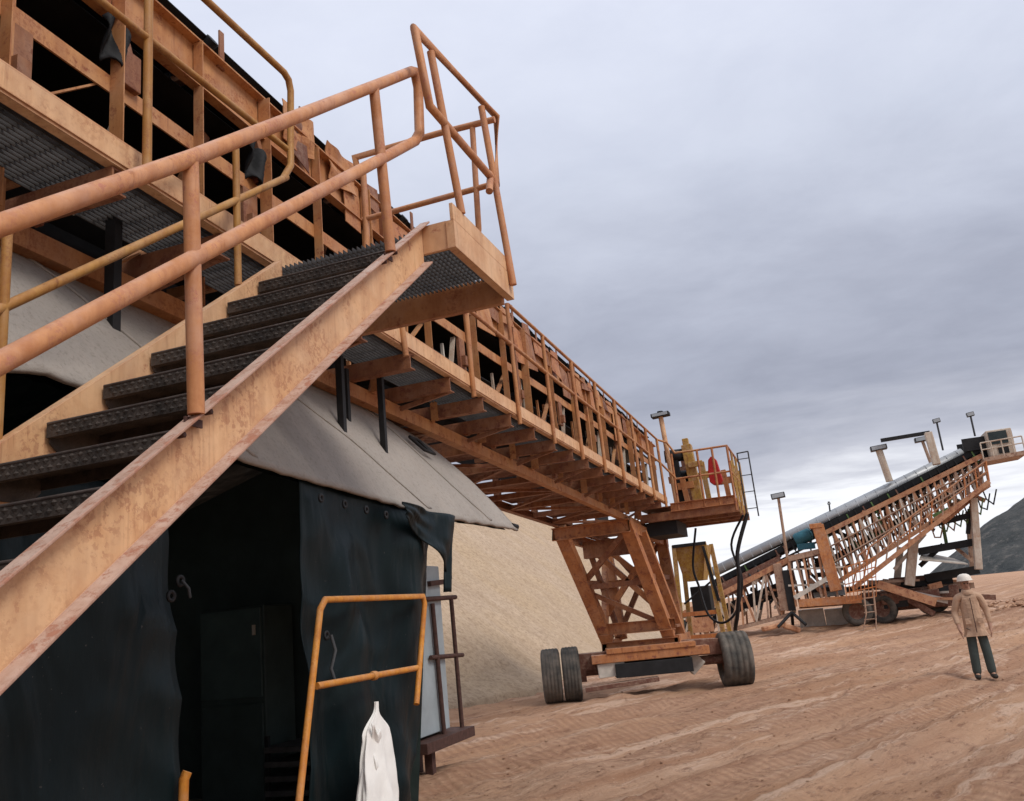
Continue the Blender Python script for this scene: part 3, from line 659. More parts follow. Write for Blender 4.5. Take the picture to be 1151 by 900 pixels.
def flood(parent, base, top, hw_, hh, mat='white', r=.04, hm='lampgrey'):
    b, t = V(base), V(top); p = MB().pipe([b, t], r, 10).build('lamp_pole', mat, parent)
    mb = MB(); mb.bar(t + V((-hw_, 0, hh * .4)), t + V((hw_, 0, hh * .6)), hw_ * 1.2, hh); mb.pipe([t, t + V((0, 0, .12))], r * 1.3, 8); h = mb.build('lamp_head', hm, p, .012)
    mb = MB(); mb.bar(t + V((-hw_ * .85, -hw_ * .62, hh * .4)), t + V((hw_ * .85, -hw_ * .62, hh * .6)), .012, hh * .75); mb.build('lamp_lens', 'lampglass', h)
    return p
flood(cv, (-2.66, 17.6, 3.6), (-2.74, 17.6, 5.42), .19, .08, 'tan', .05, 'dark')

# hanging cables from the platform
for i, (pts, r, lb) in enumerate((
    ([(-1.45, 18.2, 3.25), (-1.785,18.300,2.695), (-1.688,18.400,2.004), (-1.901,18.500,1.386), (-2.233,18.600,1.165), (-2.520,18.800,1.363), (-2.651,19.000,1.924), (-2.746,19.200,2.389), (-2.6, 19.4, 3.2)], .025, 'black power cable looping down from the drive platform into a slack bight'),
    ([(-1.35, 18.0, 3.25), (-1.656,18.000,2.524), (-1.708,18.050,2.003), (-1.874,18.300,1.318), (-2.021,18.800,0.925), (-1.9, 19.4, .6), (-2.05, 19.7, .04)], .04, 'black power cable hanging straight from the drive platform to the ground'))):
    # smooth the run
    P = [V(p) for p in pts]; Q = []
    for a in range(len(P) - 1):
        p0, p1, p2, p3 = P[max(a - 1, 0)], P[a], P[a + 1], P[min(a + 2, len(P) - 1)]
        for s_ in range(6):
            t = s_ / 6; Q.append(.5 * ((2 * p1) + (p2 - p0) * t + (2 * p0 - 5 * p1 + 4 * p2 - p3) * t * t + (3 * p1 - p0 - 3 * p2 + p3) * t ** 3))
    Q.append(P[-1]); mb = MB(); mb.pipe(Q, r, 8); tag(mb.build('power_cable', 'rebar'), lb, 'cable')

# ------------------------------------------------------------------ covered shed
sh = thing('tarp_shed', (-4.2, 4.4, 0), 'shed under the conveyor with grey sheet roof and dark green tarp walls', 'shed')
XE = -2.88
EV = [(-2.4, 2.49), (.96, 2.53), (1.9, 2.66), (2.58, 2.81), (3.12, 2.74), (3.91, 2.615), (6.36, 2.50), (8.3, 2.515)]
CR = [(-2, 3.80), (2.95, 3.77), (4, 3.73), (6.06, 3.66), (7.72, 3.48)]
def roofP(u, v):
    # u across from eave to crest to the back, v along
    ye = -2 + 10.3 * v; yc = -2 + 9.75 * v
    e = V((XE, ye, lerp(EV, ye))); c = V((-3.64, yc, lerp(CR, yc))); bk = V((-7.3, -2 + 10.2 * v, 1.9))
    if u < .6:
        t = u / .6; p = e.lerp(c, t); p += V((.02, 0, .03)) * math.sin(math.pi * t)
    else:
        t = (u - .6) / .4; p = c.lerp(bk, t); p += V((0, 0, .35)) * math.sin(math.pi * t) * .5
    p += V((.5, .2, .9)) * (.016 * mn.noise(V((p.y * 5.5, 3, u * 4))) + .010 * mn.noise(V((p.y * 15, 7, u * 9)))) * (1 - sstep(0, .12, u))
    p += V((.2, 0, .6)) * (.03 * mn.noise(p * 1.1) + .010 * mn.noise(p * 3.7)) * (.35 + .65 * sstep(0, .25, u))
    return p
mb = MB(); mb.grid(roofP, 46, 120); mb.build('roof', 'sheet', sh, solid=.022, recalc=False)
mb = MB(); mb.grid(lambda u, v: roofP(.02 + u * .97, .01 + v * .975) + V((-.05, 0, -.04)), 30, 60); mb.build('roof_dark_liner', 'tarp', sh, recalc=False)  # dark sheet added under the roof so the inside reads black
# lapped seams of the cover sheets
def seam(pts, name='roof_batten', w=.05):
    mb = MB(); nn = 24; vs = []
    for i in range(nn + 1):
        t = i / nn; u = pts[0][0] + (pts[1][0] - pts[0][0]) * t; v = pts[0][1] + (pts[1][1] - pts[0][1]) * t
        p = roofP(u, v); q = roofP(min(.999, u + .001), min(1, v + w / 9)); vs += [p + V((.009, 0, .012)), q + V((.010, 0, .013))]
    mb.add(vs, [(2 * i, 2 * i + 1, 2 * i + 3, 2 * i + 2) for i in range(nn)], True)
    mb.build(name, 'sheet', sh, solid=.008, recalc=False)
seam([(.02, .80), (.58, .66)]); seam([(.02, .58), (.58, .50)]); seam([(.02, .93), (.58, .86)])
mb = MB(); p = roofP(.42, .897); q = roofP(.36, .905); mb.pipe([p + V((.05, 0, .03)), p + V((.06, .16, .02)), q + V((.06, .17, .02)), q + V((.05, 0, .03)), p + V((.05, 0, .03))], .016, 8); mb.build('roof_hook', 'dark', sh)
mb = MB(); p = roofP(.03, .995); mb.pipe([p, p + V((.02, .1, -.01))], .03, 8); mb.build('roof_hook', 'dark', sh)
# tarps
def tarp(ya_top, yb_top, ya_bot, yb_bot, ztop, seedz, amp=.05, folds=5):
    def P(u, v):
        z = v; y = (ya_bot + (yb_bot - ya_bot) * u) * (1 - v) + (ya_top + (yb_top - ya_top) * u) * v
        zt = (min(2.72, lerp(EV, y) + .02) if ztop is None else ztop(y)); zz = .02 + (zt - .02) * z
        x = XE - .05 + amp * (mn.noise(V((y * 1.6, zz * .45, seedz))) * 1.0 + .55 * mn.noise(V((y * 3.3 + zz * .8, zz * .9, seedz + 3)))) * (1 - .75 * sstep(.9, 1, v))
        cr = mn.noise(V((y * 2.2 + zz * 1.6, zz * 2.0 - y * .8, seedz + 8))); x += amp * .55 * (.35 - abs(cr)) * (1 - sstep(.85, 1, v))
        x += amp * .4 * math.sin(u * math.pi * folds + zz * 1.3) * (1 - v) ** .5
        x -= .10 * sstep(.75, 1, u) * (1 - v) if yb_top > 4 else 0
        return V((x, y, zz))
    mb = MB(); mb.grid(P, 90, 60); return mb.build('tarp_curtain', 'tarp', sh, solid=.006, recalc=False)
tarp(-.8, 3.36, -.8, 3.40, lambda y: 2.40 if y < 3.1 else 2.56, 2.0, .085, 6)
tarp(4.46, 6.40, 4.44, 5.62, None, 7.0, .10, 5)
# folded-over flap at the top corner of the right-hand tarp
def flap(u, v):
    y = 5.55 + .92 * u; top = lerp(EV, y) + .0; ln_ = .12 + .38 * u ** 1.3
    x = XE + .095 + .05 * math.sin(u * 9 + v * 2) * .6 + .02 * mn.noise(V((y * 5, v * 4, 1)))
    return V((x, y - .10 * v * u, top - ln_ * v))
mb = MB(); mb.grid(flap, 30, 20); mb.build('tarp_flap', 'tarp', sh, solid=.006, recalc=False)
def strip(u, v):
    y = 6.36 + .12 * u; top = 2.50
    return V((XE + .06 + .035 * math.sin(u * 3.1), y - .13 * v, top - .6 * v))
mb = MB(); mb.grid(strip, 10, 16); mb.build('tarp_flap', 'tarp', sh, solid=.006, recalc=False)
for (ya, za) in [(3.29, 1.90), (3.35, 1.97), (4.60, 1.66)] + [(4.6 + .28 * q, lerp(EV, 4.6 + .28 * q) - .10) for q in range(4)]:
    mb = MB(); mb.lathe((XE + .02, ya, za), AX, [(-.006, .012), (.004, .012), (.006, .028), (-.004, .030), (-.006, .012)], 14); mb.build('grommet', 'dark', sh)
mb = MB(); mb.pipe([(XE + .05, 4.60, 1.66), (XE + .07, 4.61, 1.57), (XE + .06, 4.57, 1.47), (XE + .07, 4.60, 1.38)], .011, 6); mb.build('tie_rope', 'lampgrey', sh)
mb = MB(); mb.pipe([(XE + .03, 3.35, 1.97), (XE + .06, 3.36, 1.93), (XE + .05, 3.38, 1.89)], .008, 6); mb.build('tie_rope', 'lampgrey', sh)
# inner walls, floor, frame
mb = MB(); mb.box((-7.2, -2, 0), (-7.1, 8.2, 2.2)); mb.build('back_wall', 'cabinet', sh)
mb = MB(); mb.add([(-7.1, 6.45, 0), (-3.3, 6.45, 0), (-3.02, 6.45, 2.40), (-3.64, 6.45, 3.4), (-5.4, 6.45, 2.9), (-7.1, 6.45, 1.9)], [(0, 1, 2, 3, 4, 5)]); mb.build('end_wall', 'cabinet', sh)
mb = MB(); mb.box((-7.1, -2, 0), (-2.92, -1.9, 2.3)); mb.build('end_wall', 'cabinet', sh)
mb = MB(); mb.box((-7.1, -1.9, .36), (-3.5, 5.9, .44)); mb.box((-7.1, 5.9, .36), (-4.0, 6.42, .44)); mb.build('floor', 'concrete', sh)
for ya, zt in ((3.15, 2.6), (4.85, 2.50), (5.6, 2.42), (-.3, 2.4)):
    mb = MB(); mb.bar((XE - .16, ya, .05), (XE - .16, ya, zt), .05, .05, AX); mb.build('frame_post', 'dark', sh, .004)
mb = MB(); mb.bar((XE - .17, 4.7, 2.40), (XE - .17, 6.2, 2.40), .05, .06); mb.build('frame_rail', 'dark', sh)

# things inside the shed
cab = thing('storage_cabinet', (-4.5, 6.2, .44), 'dim green metal cabinet standing deep inside the shed doorway', 'cabinet')
mb = MB(); mb.box((-4.92, 6.0, .44), (-4.3, 6.4, 1.95)); mb.build('body', 'cabinet', cab, .01)
mb = MB(); mb.box((-4.90, 5.975, 1.25), (-4.32, 5.998, 1.93)); mb.build('door', 'slate_dim', cab, .004)
mb = MB(); mb.box((-4.90, 5.98, .48), (-4.32, 5.998, 1.2)); mb.build('drawer', 'cabinet', cab, .004)
mb = MB(); mb.box((-4.38, 5.95, 1.72), (-4.36, 5.97, 1.80)); mb.build('handle', 'white', cab)
rk = thing('slatted_rack', (-3.9, 6.2, .44), 'stack of dark slatted racks on the floor at the right of the shed doorway', 'rack')
for i in range(5):
    mb = MB(); mb.box((-4.15, 5.75, .46 + i * .10), (-3.55, 6.3, .50 + i * .10)); mb.build('slat_tray', 'grate', rk, .004)
for px_, py_ in ((-4.13, 5.77), (-3.57, 5.77), (-4.13, 6.28), (-3.57, 6.28)):
    mb = MB(); mb.bar((px_, py_, .44), (px_, py_, .98), .03, .03, AX); mb.build('upright', 'dark', rk)

# amber guard frame leaning on the tarp
gf = thing('guard_frame', (-2.74, 4.8, 0), 'amber yellow pipe guard frame leaning against the dark tarp', 'guard frame')
A, Bq, C_, D_ = V((-2.800,4.461,1.863)), V((-2.800,5.859,1.871)), V((-2.720,4.062,0.888)), V((-2.740,5.530,1.288))
m1, m2 = V((-2.760,4.318,1.394)), V((-2.760,5.614,1.387))
Cg = C_ + (C_ - A) * ((C_.z - .02) / (A.z - C_.z)); Dg = D_ + (D_ - Bq) * ((D_.z - .02) / (Bq.z - D_.z))
MB().pipe([Cg, A + (Cg - A) * .03, A + (Bq - A) * .03, Bq + (A - Bq) * .03, Bq + (Dg - Bq) * .03, D_ + (Dg - D_) * .10], .0195, 12).build('frame_pipe', 'frame', gf)
MB().pipe([m1, m2], .0195, 12).build('mid_rail', 'frame', gf)
mb = MB(); mb.lathe((m1 + m2) / 2, (m2 - m1), [(-.025, .022), (-.018, .028), (.018, .028), (.025, .022)], 12); mb.build('coupling', 'frame', gf)
tag(MB().pipe([(-2.83, 3.28, .02), (-2.84, 3.35, 1.10), (-2.83, 3.36, 1.13)], .022, 10).build('pipe_stub', 'frame'), 'short amber pipe upright at the left edge of the shed doorway', 'pipe')
# white sack hanging from the mid rail
def sack(u, v):
    a = 2 * math.pi * u; t = v
    w = .018 + 0.125 * sstep(.03, .14, t) + .05 * sstep(.12, .4, t) + .10 * sstep(.35, 1, t); dth = .012 + .045 * sstep(.0, .5, t) + .03 * t
    fold = 1 + .13 * math.sin(a * 6 + t * 4 + math.sin(t * 9)) * sstep(.05, .3, t) + .22 * mn.noise(V((math.cos(a) * 1.6, math.sin(a) * 1.6, t * 4))) + .14 * mn.noise(V((math.cos(a) * 4, math.sin(a) * 4, t * 11)))
    c = V((-2.66 + .02 * t, 4.745 + .03 * sstep(.1, 0, t) - .0 * t + .025 * math.sin(t * 6 + 1), 1.25 - 1.25 * t))
    if t > .97: w *= .8
    return c + V((math.cos(a) * dth * fold, math.sin(a) * w * fold, .03 * math.sin(a * 3) * sstep(.6, 1, t)))
mb = MB(); mb.grid(sack, 73, 70)
o = mb.build('sack', 'cloth_white', recalc=False); tag(o, 'crumpled white sack hanging on the dark tarp below the amber mid rail', 'sack')
# tied tip and ears
mb = MB(); mb.grid(lambda u, v: V((-2.63 + .015 * math.cos(v * 7), 4.645 + .10 * u + .02 * math.sin(v * 5) + .05 * v, 1.14 - .26 * v - .06 * u + .02 * math.sin(u * 8))), 14, 14); k = mb.build('sack_ear', 'cloth_white', o, solid=.004, recalc=False)

# ------------------------------------------------------------------ grey cabin with rusty guard rail
cb = thing('control_cabin', (-4.6, 9.4, 0), 'pale grey steel cabin with rusty railed step standing behind the tarp', 'cabin')
mb = MB(); mb.box((-5.5, 8.4, .5), (-4.42, 9.68, 2.35)); mb.build('body', 'slate', cb, .01)
mb = MB(); mb.box((-5.5, 8.7, .36), (-4.25, 10.0, .47)); mb.build('base_plate', 'rail_dark', cb, .006)
for a, b in (((-4.380,9.343,1.913), (-4.380,9.418,0.401)), ((-4.380,9.887,1.968), (-4.380,9.927,0.402))):
    MB().pipe([a, b], .028, 8).build('rail_post', 'rail_dark', cb)
MB().pipe([(-4.380,8.975,1.958), (-4.380,10.024,1.977)], .028, 8).build('top_rail', 'rail_dark', cb)
MB().pipe([(-4.380,9.196,1.316), (-4.380,10.106,1.282)], .026, 8).build('mid_rail', 'rail_dark', cb)
MB().bar((-4.400,9.326,2.138), (-4.400,9.704,2.161), .05, .06).build('bracket', 'rail_dark', cb)
for x_, y_ in ((-4.4, 9.05), (-5.4, 9.05), (-5.4, 9.85), (-4.95, 9.85)):
    MB().bar((x_, y_, 0), (x_, y_, .37), .09, .09, AX).build('leg', 'rail_dark', cb)

# ------------------------------------------------------------------ far conveyor
fc = thing('stacker_conveyor', (1.6, 36, .28), 'distant rusty stacker conveyor rising to the right under a long grey belt cover', 'conveyor')
DY = V((0, 1.5, 0)); NR = 35.2
def at2(a, b, s): return V(a).lerp(V(b), s)
# long hood over the belt
h0, h1 = V((-4.420,35.600,2.526)), V((5.492,35.600,5.920))
mb = MB(); d, sd, u = basis(h1 - h0, Z); n = 14; vs = []
for p in (h0, h1):
    for j in range(n + 1):
        a = math.pi * j / n; vs.append(p + AY * (.55 - .55 * math.cos(a)) + u * (.36 * math.sin(a) ** .5))
mb.add(vs, [(j, j + 1, n + 2 + j, n + 1 + j) for j in range(n)], True); mb.build('belt_cover', 'galv', fc, solid=.02)
for i in range(26):
    p = at2(h0, h1, (i + .5) / 26); mb = MB()
    mb.pipe([p + AY * (.55 - .57 * math.cos(math.pi * j / 8)) + u * (.37 * math.sin(math.pi * j / 8) ** .5) for j in range(9)], .010, 6); mb.build('cover_rib', 'galv', fc)
b0, b1 = V((-4.454,35.500,2.216)), V((6.174,35.500,6.103))
mb = MB(); mb.bar(b0 + AY * .6 - u * .08, b1 + AY * .6 - u * .08, 1.1, .12); mb.bar(b0 + AY * .6 - u * .30, b1 + AY * .6 - u * .3, 1.0, .03); mb.build('belt', 'black', fc)
for k in (-.02, 1.24):
    mb = MB(); mb.bar(b0 + AY * k + u * .02, b1 + AY * k + u * .06, .03, .22); mb.build('belt_skirt', 'black', fc)
for i in range(34):
    p = at2(b0, b1, (i + .5) / 34); mb = MB()
    mb.pipe([p - u * .12, p + AY * 1.2 - u * .12], .075, 8); mb.bar(p - AY * .02 + u * .1, p - AY * .02 - u * .38, .06, .05, AX); mb.build('idler', random.choice(('dark', 'dark', 'brown', 'green')), fc)
mb = MB(); mb.lathe(b1 + V((.1, 0, -.02)), AY, [(0, 0), (0, .3), (1.2, .3), (1.2, 0)], 24); mb.build('head_pulley', 'dark', fc)
for y_ in (-.1, 1.22):
    mb = MB(); mb.box(tuple(b1 + V((-.75, y_, -.05))), tuple(b1 + V((.12, y_ + .08, .42)))); mb.build('head_guard', 'dark', fc)
# main truss
t0, t1 = V((-0.127,35.200,3.609)), V((5.947,35.200,5.793))
l0, l1 = V((0.167,35.200,1.809)), V((5.956,35.200,4.705))
for k in (0, 1):
    mb = MB(); mb.bar(t0 + DY * k, t1 + DY * k, .1, .17); mb.build('top_chord', 'farpaint', fc)
    mb = MB(); mb.bar(l0 + DY * k, l1 + DY * k, .1, .16); mb.build('bottom_chord', 'farpaint', fc)
N = 24
for i in range(N + 1):
    s = i / N
    for k in (0, 1):
        a, b = at2(t0, t1, s) + DY * k, at2(l0, l1, s) + DY * k
        mb = MB(); mb.bar(a, b, .06, .07, AX); mb.build('truss_post', random.choice(('farpaint', 'fardull', 'white')), fc)
        if i < N:
            c = at2(l0, l1, s + 1 / N) + DY * k if i % 2 == 0 else at2(t0, t1, s + 1 / N) + DY * k
            mb = MB(); mb.bar(a if i % 2 == 0 else b, c, .04, .05, AX); mb.build('truss_brace', random.choice(('fardull', 'white', 'farpaint')), fc)
    mb = MB(); mb.bar(at2(l0, l1, s), at2(l0, l1, s) + DY, .07, .1); mb.build('cross_member', 'fardull', fc)
    mb = MB(); mb.bar(at2(t0, t1, s) - Z * .2, at2(t0, t1, s) - Z * .2 + DY, .07, .08); mb.build('cross_member', 'fardull', fc)
for s_ in (.3, .62):
    mb = MB(); mb.pipe([at2(t0, l0, s_) + AY * -.08, at2(t1, l1, s_) + AY * -.08], .03, 8); mb.build('conduit', 'fardull', fc)
mb = MB(); mb.bar(at2(t0, l0, .55) + AY * 1.3, at2(t1, l1, .5) + AY * 1.3, .03, .3); mb.build('return_belt', 'black', fc)  # black strip set upright as dark backing, unlike a flat belt
# side walkway with rails
w0, w1 = V((0.667,34.300,1.530)), V((5.830,34.300,4.751))
mb = MB(); mb.bar(w0, w1, .08, .16); mb.build('walkway_beam', 'farpaint', fc)
mb = MB(); mb.bar(w0 + AY * .42 - Z * .05, w1 + AY * .42 - Z * .05, .75, .05); mb.build('walkway_deck', 'under', fc)
r0, r1 = V((1.093,34.300,2.699)), V((5.868,34.300,5.482))
q0, q1 = at2(w0, r0, .52), at2(w1, r1, .52)
rl_ = MB().pipe([r0, r1], .03, 8).pipe([q0, q1], .026, 8).build('walkway_rail', 'farpaint', fc)
for i in range(13):
    MB().pipe([at2(w0, w1, i / 12), at2(r0, r1, i / 12)], .028, 8).build('post', random.choice(('farpaint', 'orange', 'fardull')), rl_)
# access cage and ladder at the walkway foot
cg0 = V((0.404,34.000,1.117)); cg1 = V((1.411,34.000,1.207))
ct0 = V((0.496,34.000,2.309)); ct1 = V((1.633,34.000,2.564))
mb = MB()
for i in range(9): mb.bar(at2(cg0, cg1, i / 8), at2(ct0, ct1, i / 8), .03, .03, AX)
for s in (0, .25, .5, .75, 1): mb.bar(at2(cg0, ct0, s), at2(cg1, ct1, s), .035, .04)
mb.build('ladder_cage', 'orange', fc)
mb = MB()
for dx in (-.16, .16):
    mb.pipe([V((1.190,33.900,1.479)) + V((dx, 0, 0)), V((1.120,33.900,0.618)) + V((dx, 0, 0))], .03, 8); mb.pipe([V((1.120,33.900,0.618)) + V((dx, 0, 0)), V((0.917,33.900,-0.160)) + V((dx * 1.5, -.1, 0))], .022, 8)
for i in range(7):
    p = at2((1.178,33.900,1.417), (0.969,33.900,-0.043), i / 6); mb.pipe([p + V((-.18, 0, 0)), p + V((.18, 0, 0))], .018, 6)
mb.build('ladder', 'fardull', fc)
# orange counterweight column, blue motor, drive deck
mb = MB(); mb.bar((-0.119,34.600,3.975), (0.113,34.600,1.521), .34, .42, AX); mb.box(tuple(V((-0.193,34.600,3.917)) + V((-.22, -.2, -.06))), tuple(V((-0.193,34.600,3.917)) + V((.22, .22, .12)))); mb.build('counterweight_column', 'farorange', fc, .02)
mb = MB(); mc = V((-0.689,35.000,3.531)); mb.lathe(mc - AX * .35, V((1, 0, .3)), [(0, 0), (0, .2), (.1, .24), (.6, .24), (.65, .2), (.7, .05), (.7, 0)], 20); mb.box(tuple(mc + V((-.3, -.15, -.38))), tuple(mc + V((.35, .2, -.15)))); mb.build('motor', 'blue', fc, .01)
d0, d1 = V((-1.374,34.600,2.856)), V((0.003,34.600,3.031))
for k in (0, 1.6):
    mb = MB(); mb.bar(d0 + AY * k, d1 + AY * k, .14, .2); mb.build('drive_deck', 'fardull', fc)
for i in range(6):
    p = at2(d0, d1, i / 5); mb = MB(); mb.bar(p, (p.x + .15 * (i % 2), p.y, 1.1), .08, .08, AX); mb.build('deck_post', random.choice(('fardull', 'brown', 'farpaint')), fc)
for i in range(6):
    p = at2(d0, d1, i / 5) + AY * 1.5; mb = MB(); mb.bar(p, (p.x + .1, p.y, 1.0), .1, .1, AX); mb.build('deck_post', random.choice(('fardull', 'brown')), fc)
mb = MB(); mb.bar((-1.262,34.500,1.205), (0.909,34.500,1.157), .2, .28); mb.bar((-1.339,36.300,1.115), (1.960,36.300,1.067), .2, .28); mb.build('base_beam', 'farorange', fc)
mb = MB(); mb.bar((-1.387,34.500,1.411), (-0.115,34.500,1.996), .12, .16); mb.bar((-1.537,34.600,1.882), (0.464,34.600,1.743), .05, .07); mb.bar((-1.439,34.600,2.465), (0.572,34.600,2.346), .05, .06); mb.build('base_brace', 'pale', fc)
mb = MB(); mb.box(tuple(V((-0.722,35.600,1.335)) + V((0, 0, 0))), tuple(V((0.420,35.600,1.785)) + V((0, .9, .1)))); mb.build('power_box', 'slate', fc, .02)
# tail truss, down at the left
a0, a1 = V((-5.766,34.800,1.151)), V((-1.318,34.800,2.856)); c0, c1 = V((-5.772,34.800,0.143)), V((-1.528,34.800,0.834))
for k in (0, 1.6):
    o_ = AY * k
    mb = MB(); mb.bar(a0 + o_, a1 + o_, .13, .2); mb.build('tail_chord', 'farpaint', fc); mb = MB(); mb.bar(c0 + o_, c1 + o_, .1, .13); mb.build('tail_chord', 'fardull', fc)
    for i in range(10):
        s = i / 9; mb = MB(); mb.bar(at2(a0, a1, s) + o_, at2(c0, c1, s) + o_, .06, .07, AX)
        if i < 9: mb.bar((at2(a0, a1, s) if i % 2 else at2(c0, c1, s)) + o_, (at2(c0, c1, s + 1 / 9) if i % 2 else at2(a0, a1, s + 1 / 9)) + o_, .07, .08, AX)
        mb.build('tail_lacing', ('white', 'fardull', 'farpaint')[i % 3], fc)
mb = MB(); mb.bar(at2(a0, c0, .45) + AY * 1.2, at2(a1, c1, .45) + AY * 1.2, .04, .5); mb.build('tail_dark_backing', 'black', fc)  # upright dark backing added behind the tail lacing, not a belt
mb = MB(); mb.lathe(at2(a0, c0, .5), AY, [(0, 0), (0, .32), (1.6, .32), (1.6, 0)], 20); mb.build('tail_pulley', 'dark', fc)
for i in range(34):
    s = random.random(); p = at2(at2(a0, c0, random.uniform(.0, .9)), at2(a1, c1, random.uniform(.0, .9)), s); q = p + V((random.uniform(-.5, .5), random.uniform(0, 1.4), random.uniform(-.5, .6)))
    mb = MB(); mb.bar(p, q, random.uniform(.05, .1), random.uniform(.05, .14)); mb.build('tail_member', random.choice(('brown', 'farpaint', 'farpaint', 'fardull', 'white', 'dark')), fc)
mb = MB(); p = V((-4.956,34.600,0.817)); mb.box(tuple(p + V((-.35, 0, -.35))), tuple(p + V((.45, .06, .25)))); mb.build('tail_plate', 'farpaint', fc)
for i in range(22):
    p = V((random.uniform(-1.5, .6), random.uniform(34.9, 36.4), random.uniform(.9, 3.2))); an = random.choice((0, .35, 1.57, 1.57, 2.2)); L_ = random.uniform(.3, .9)
    mb = MB(); mb.bar(p, p + V((L_ * math.cos(an), random.uniform(-.2, .2), L_ * math.sin(an))), random.uniform(.05, .14), random.uniform(.05, .2)); mb.build('machinery_member', random.choice(('brown', 'dark', 'farpaint', 'fardull', 'dark')), fc)
for i in range(60):
    s = random.uniform(.03, .97); f0 = random.uniform(.05, .9); p = at2(at2(t0, t1, s), at2(l0, l1, s), f0) + AY * random.uniform(0, 1.2); an = random.choice((.33, .33, 1.57, 1.2, -.6)); L_ = random.uniform(.2, .7)
    mb = MB(); mb.bar(p, p + V((L_ * math.cos(an), 0, L_ * math.sin(an))), random.uniform(.04, .1), random.uniform(.04, .16)); mb.build('truss_fitting', random.choice(('brown', 'dark', 'farpaint', 'farpaint', 'fardull', 'fardull', 'white', 'green')), fc)
sk0, sk1 = V((-4.338,35.000,2.100)), V((-1.691,35.000,3.039))
mb = MB()
mb.add([sk0, sk1, sk1 + Z * -.55, sk0 + Z * -.6], [(0, 1, 2, 3)]); mb.build('skirt_panel', 'brown', fc, solid=.02)
mb = MB(); p = V((-1.818,34.700,1.582)); mb.box(tuple(p + V((-.16, 0, -.6))), tuple(p + V((.16, .4, 1.15)))); mb.build('leg', 'fardull', fc, .02)
mb = MB(); p = V((-1.559,34.600,1.557)); mb.box(tuple(p + V((-.12, 0, -.6))), tuple(p + V((.14, .4, .9)))); mb.build('leg', 'dark', fc, .02)
mb = MB()
for dx, dy in ((-.5, -.3), (.5, -.3), (0, .5)): mb.pipe([V((-1.571,34.600,0.908)), V((-1.635,34.600,0.527)) + V((dx, dy, -.1))], .06, 8)
mb.build('jack_stand', 'dark', fc)
mb = MB(); p = V((-2.190,34.200,0.526)); mb.bar(p + V((-.5, 0, -.12)), p + V((.3, .4, .0)), .3, .18); mb.bar(p + V((.25, .3, -.05)), p + V((.8, .5, -.3)), .22, .2); mb.build('drawbar', 'farpaint', fc, .05)
# undercarriage: wheels, beams, ballast
def fwheel(c, r=.52, w=.2):
    c = V(c); mb = MB(); mb.lathe(c, V((.25, 1, 0)), [(-w * .7, r * .55), (-w, r * .65), (-w, r * .85), (-w * .8, r), (w * .8, r), (w, r * .85), (w, r * .65), (w * .7, r * .55)], 28); e = mb.build('wheel', 'tyre', fc)
    mb = MB(); mb.lathe(c, V((.25, 1, 0)), [(-w * .7, r * .56), (-w * .4, r * .4), (-w * .6, 0)], 20); mb.lathe(c, V((.25, 1, 0)), [(w * .7, r * .56), (w * .4, r * .4), (w * .6, 0)], 20); mb.build('rim', 'brown', e)
for x_, y_ in ((.72, 35.0), (1.6, 35.5), (3.5, 36.6), (1.1, 37.3), (3.5, 37.9)): fwheel((x_, y_, gz(x_, y_) + .5))
mb = MB(); mb.box((.95, 35.75, .6), (4.3, 37.0, 1.35)); mb.build('chassis', 'brown', fc, .05)
mb = MB(); mb.box((1.6, 35.3, .85), (3.6, 35.74, 1.25)); mb.build('ballast_tray', 'brown', fc, .03)
mb = MB(); mb.bar((.5, 36.0, 1.52), (4.2, 36.3, 1.48), .35, .2); mb.bar((.6, 35.0, 1.05), (.7, 37.2, 1.05), .3, .25); mb.bar((3.4, 35.4, 1.0), (3.5, 37.6, 1.0), .3, .25); mb.build('axle_frame', 'dark', fc)
for i in range(34):
    x_ = random.uniform(.6, 4.4); y_ = random.uniform(35.1, 37.2); z_ = random.uniform(.75, 1.75); a_ = random.uniform(-.35, .3); L_ = random.uniform(.4, 1.3)
    mb = MB(); mb.bar((x_, y_, z_), (x_ + L_ * math.cos(a_), y_ + random.uniform(-.3, .3), z_ + L_ * math.sin(a_)), random.uniform(.06, .2), random.uniform(.06, .25)); mb.build('undercarriage_member', random.choice(('dark', 'farpaint', 'brown', 'fardull', 'pale')), fc)
mb = MB(); mb.bar((1.556,34.800,1.632), (3.363,34.800,0.792), .22, .3); mb.build('slewing_beam', 'farpaint', fc)
mb = MB(); mb.bar((2.070,36.400,1.619), (3.928,36.400,1.592), .4, .35); mb.bar((1.971,35.400,1.398), (3.283,35.400,0.380), .2, .2); mb.bar((1.360,35.600,0.550), (3.462,35.600,1.184), .16, .18); mb.build('slewing_frame', 'brown', fc)
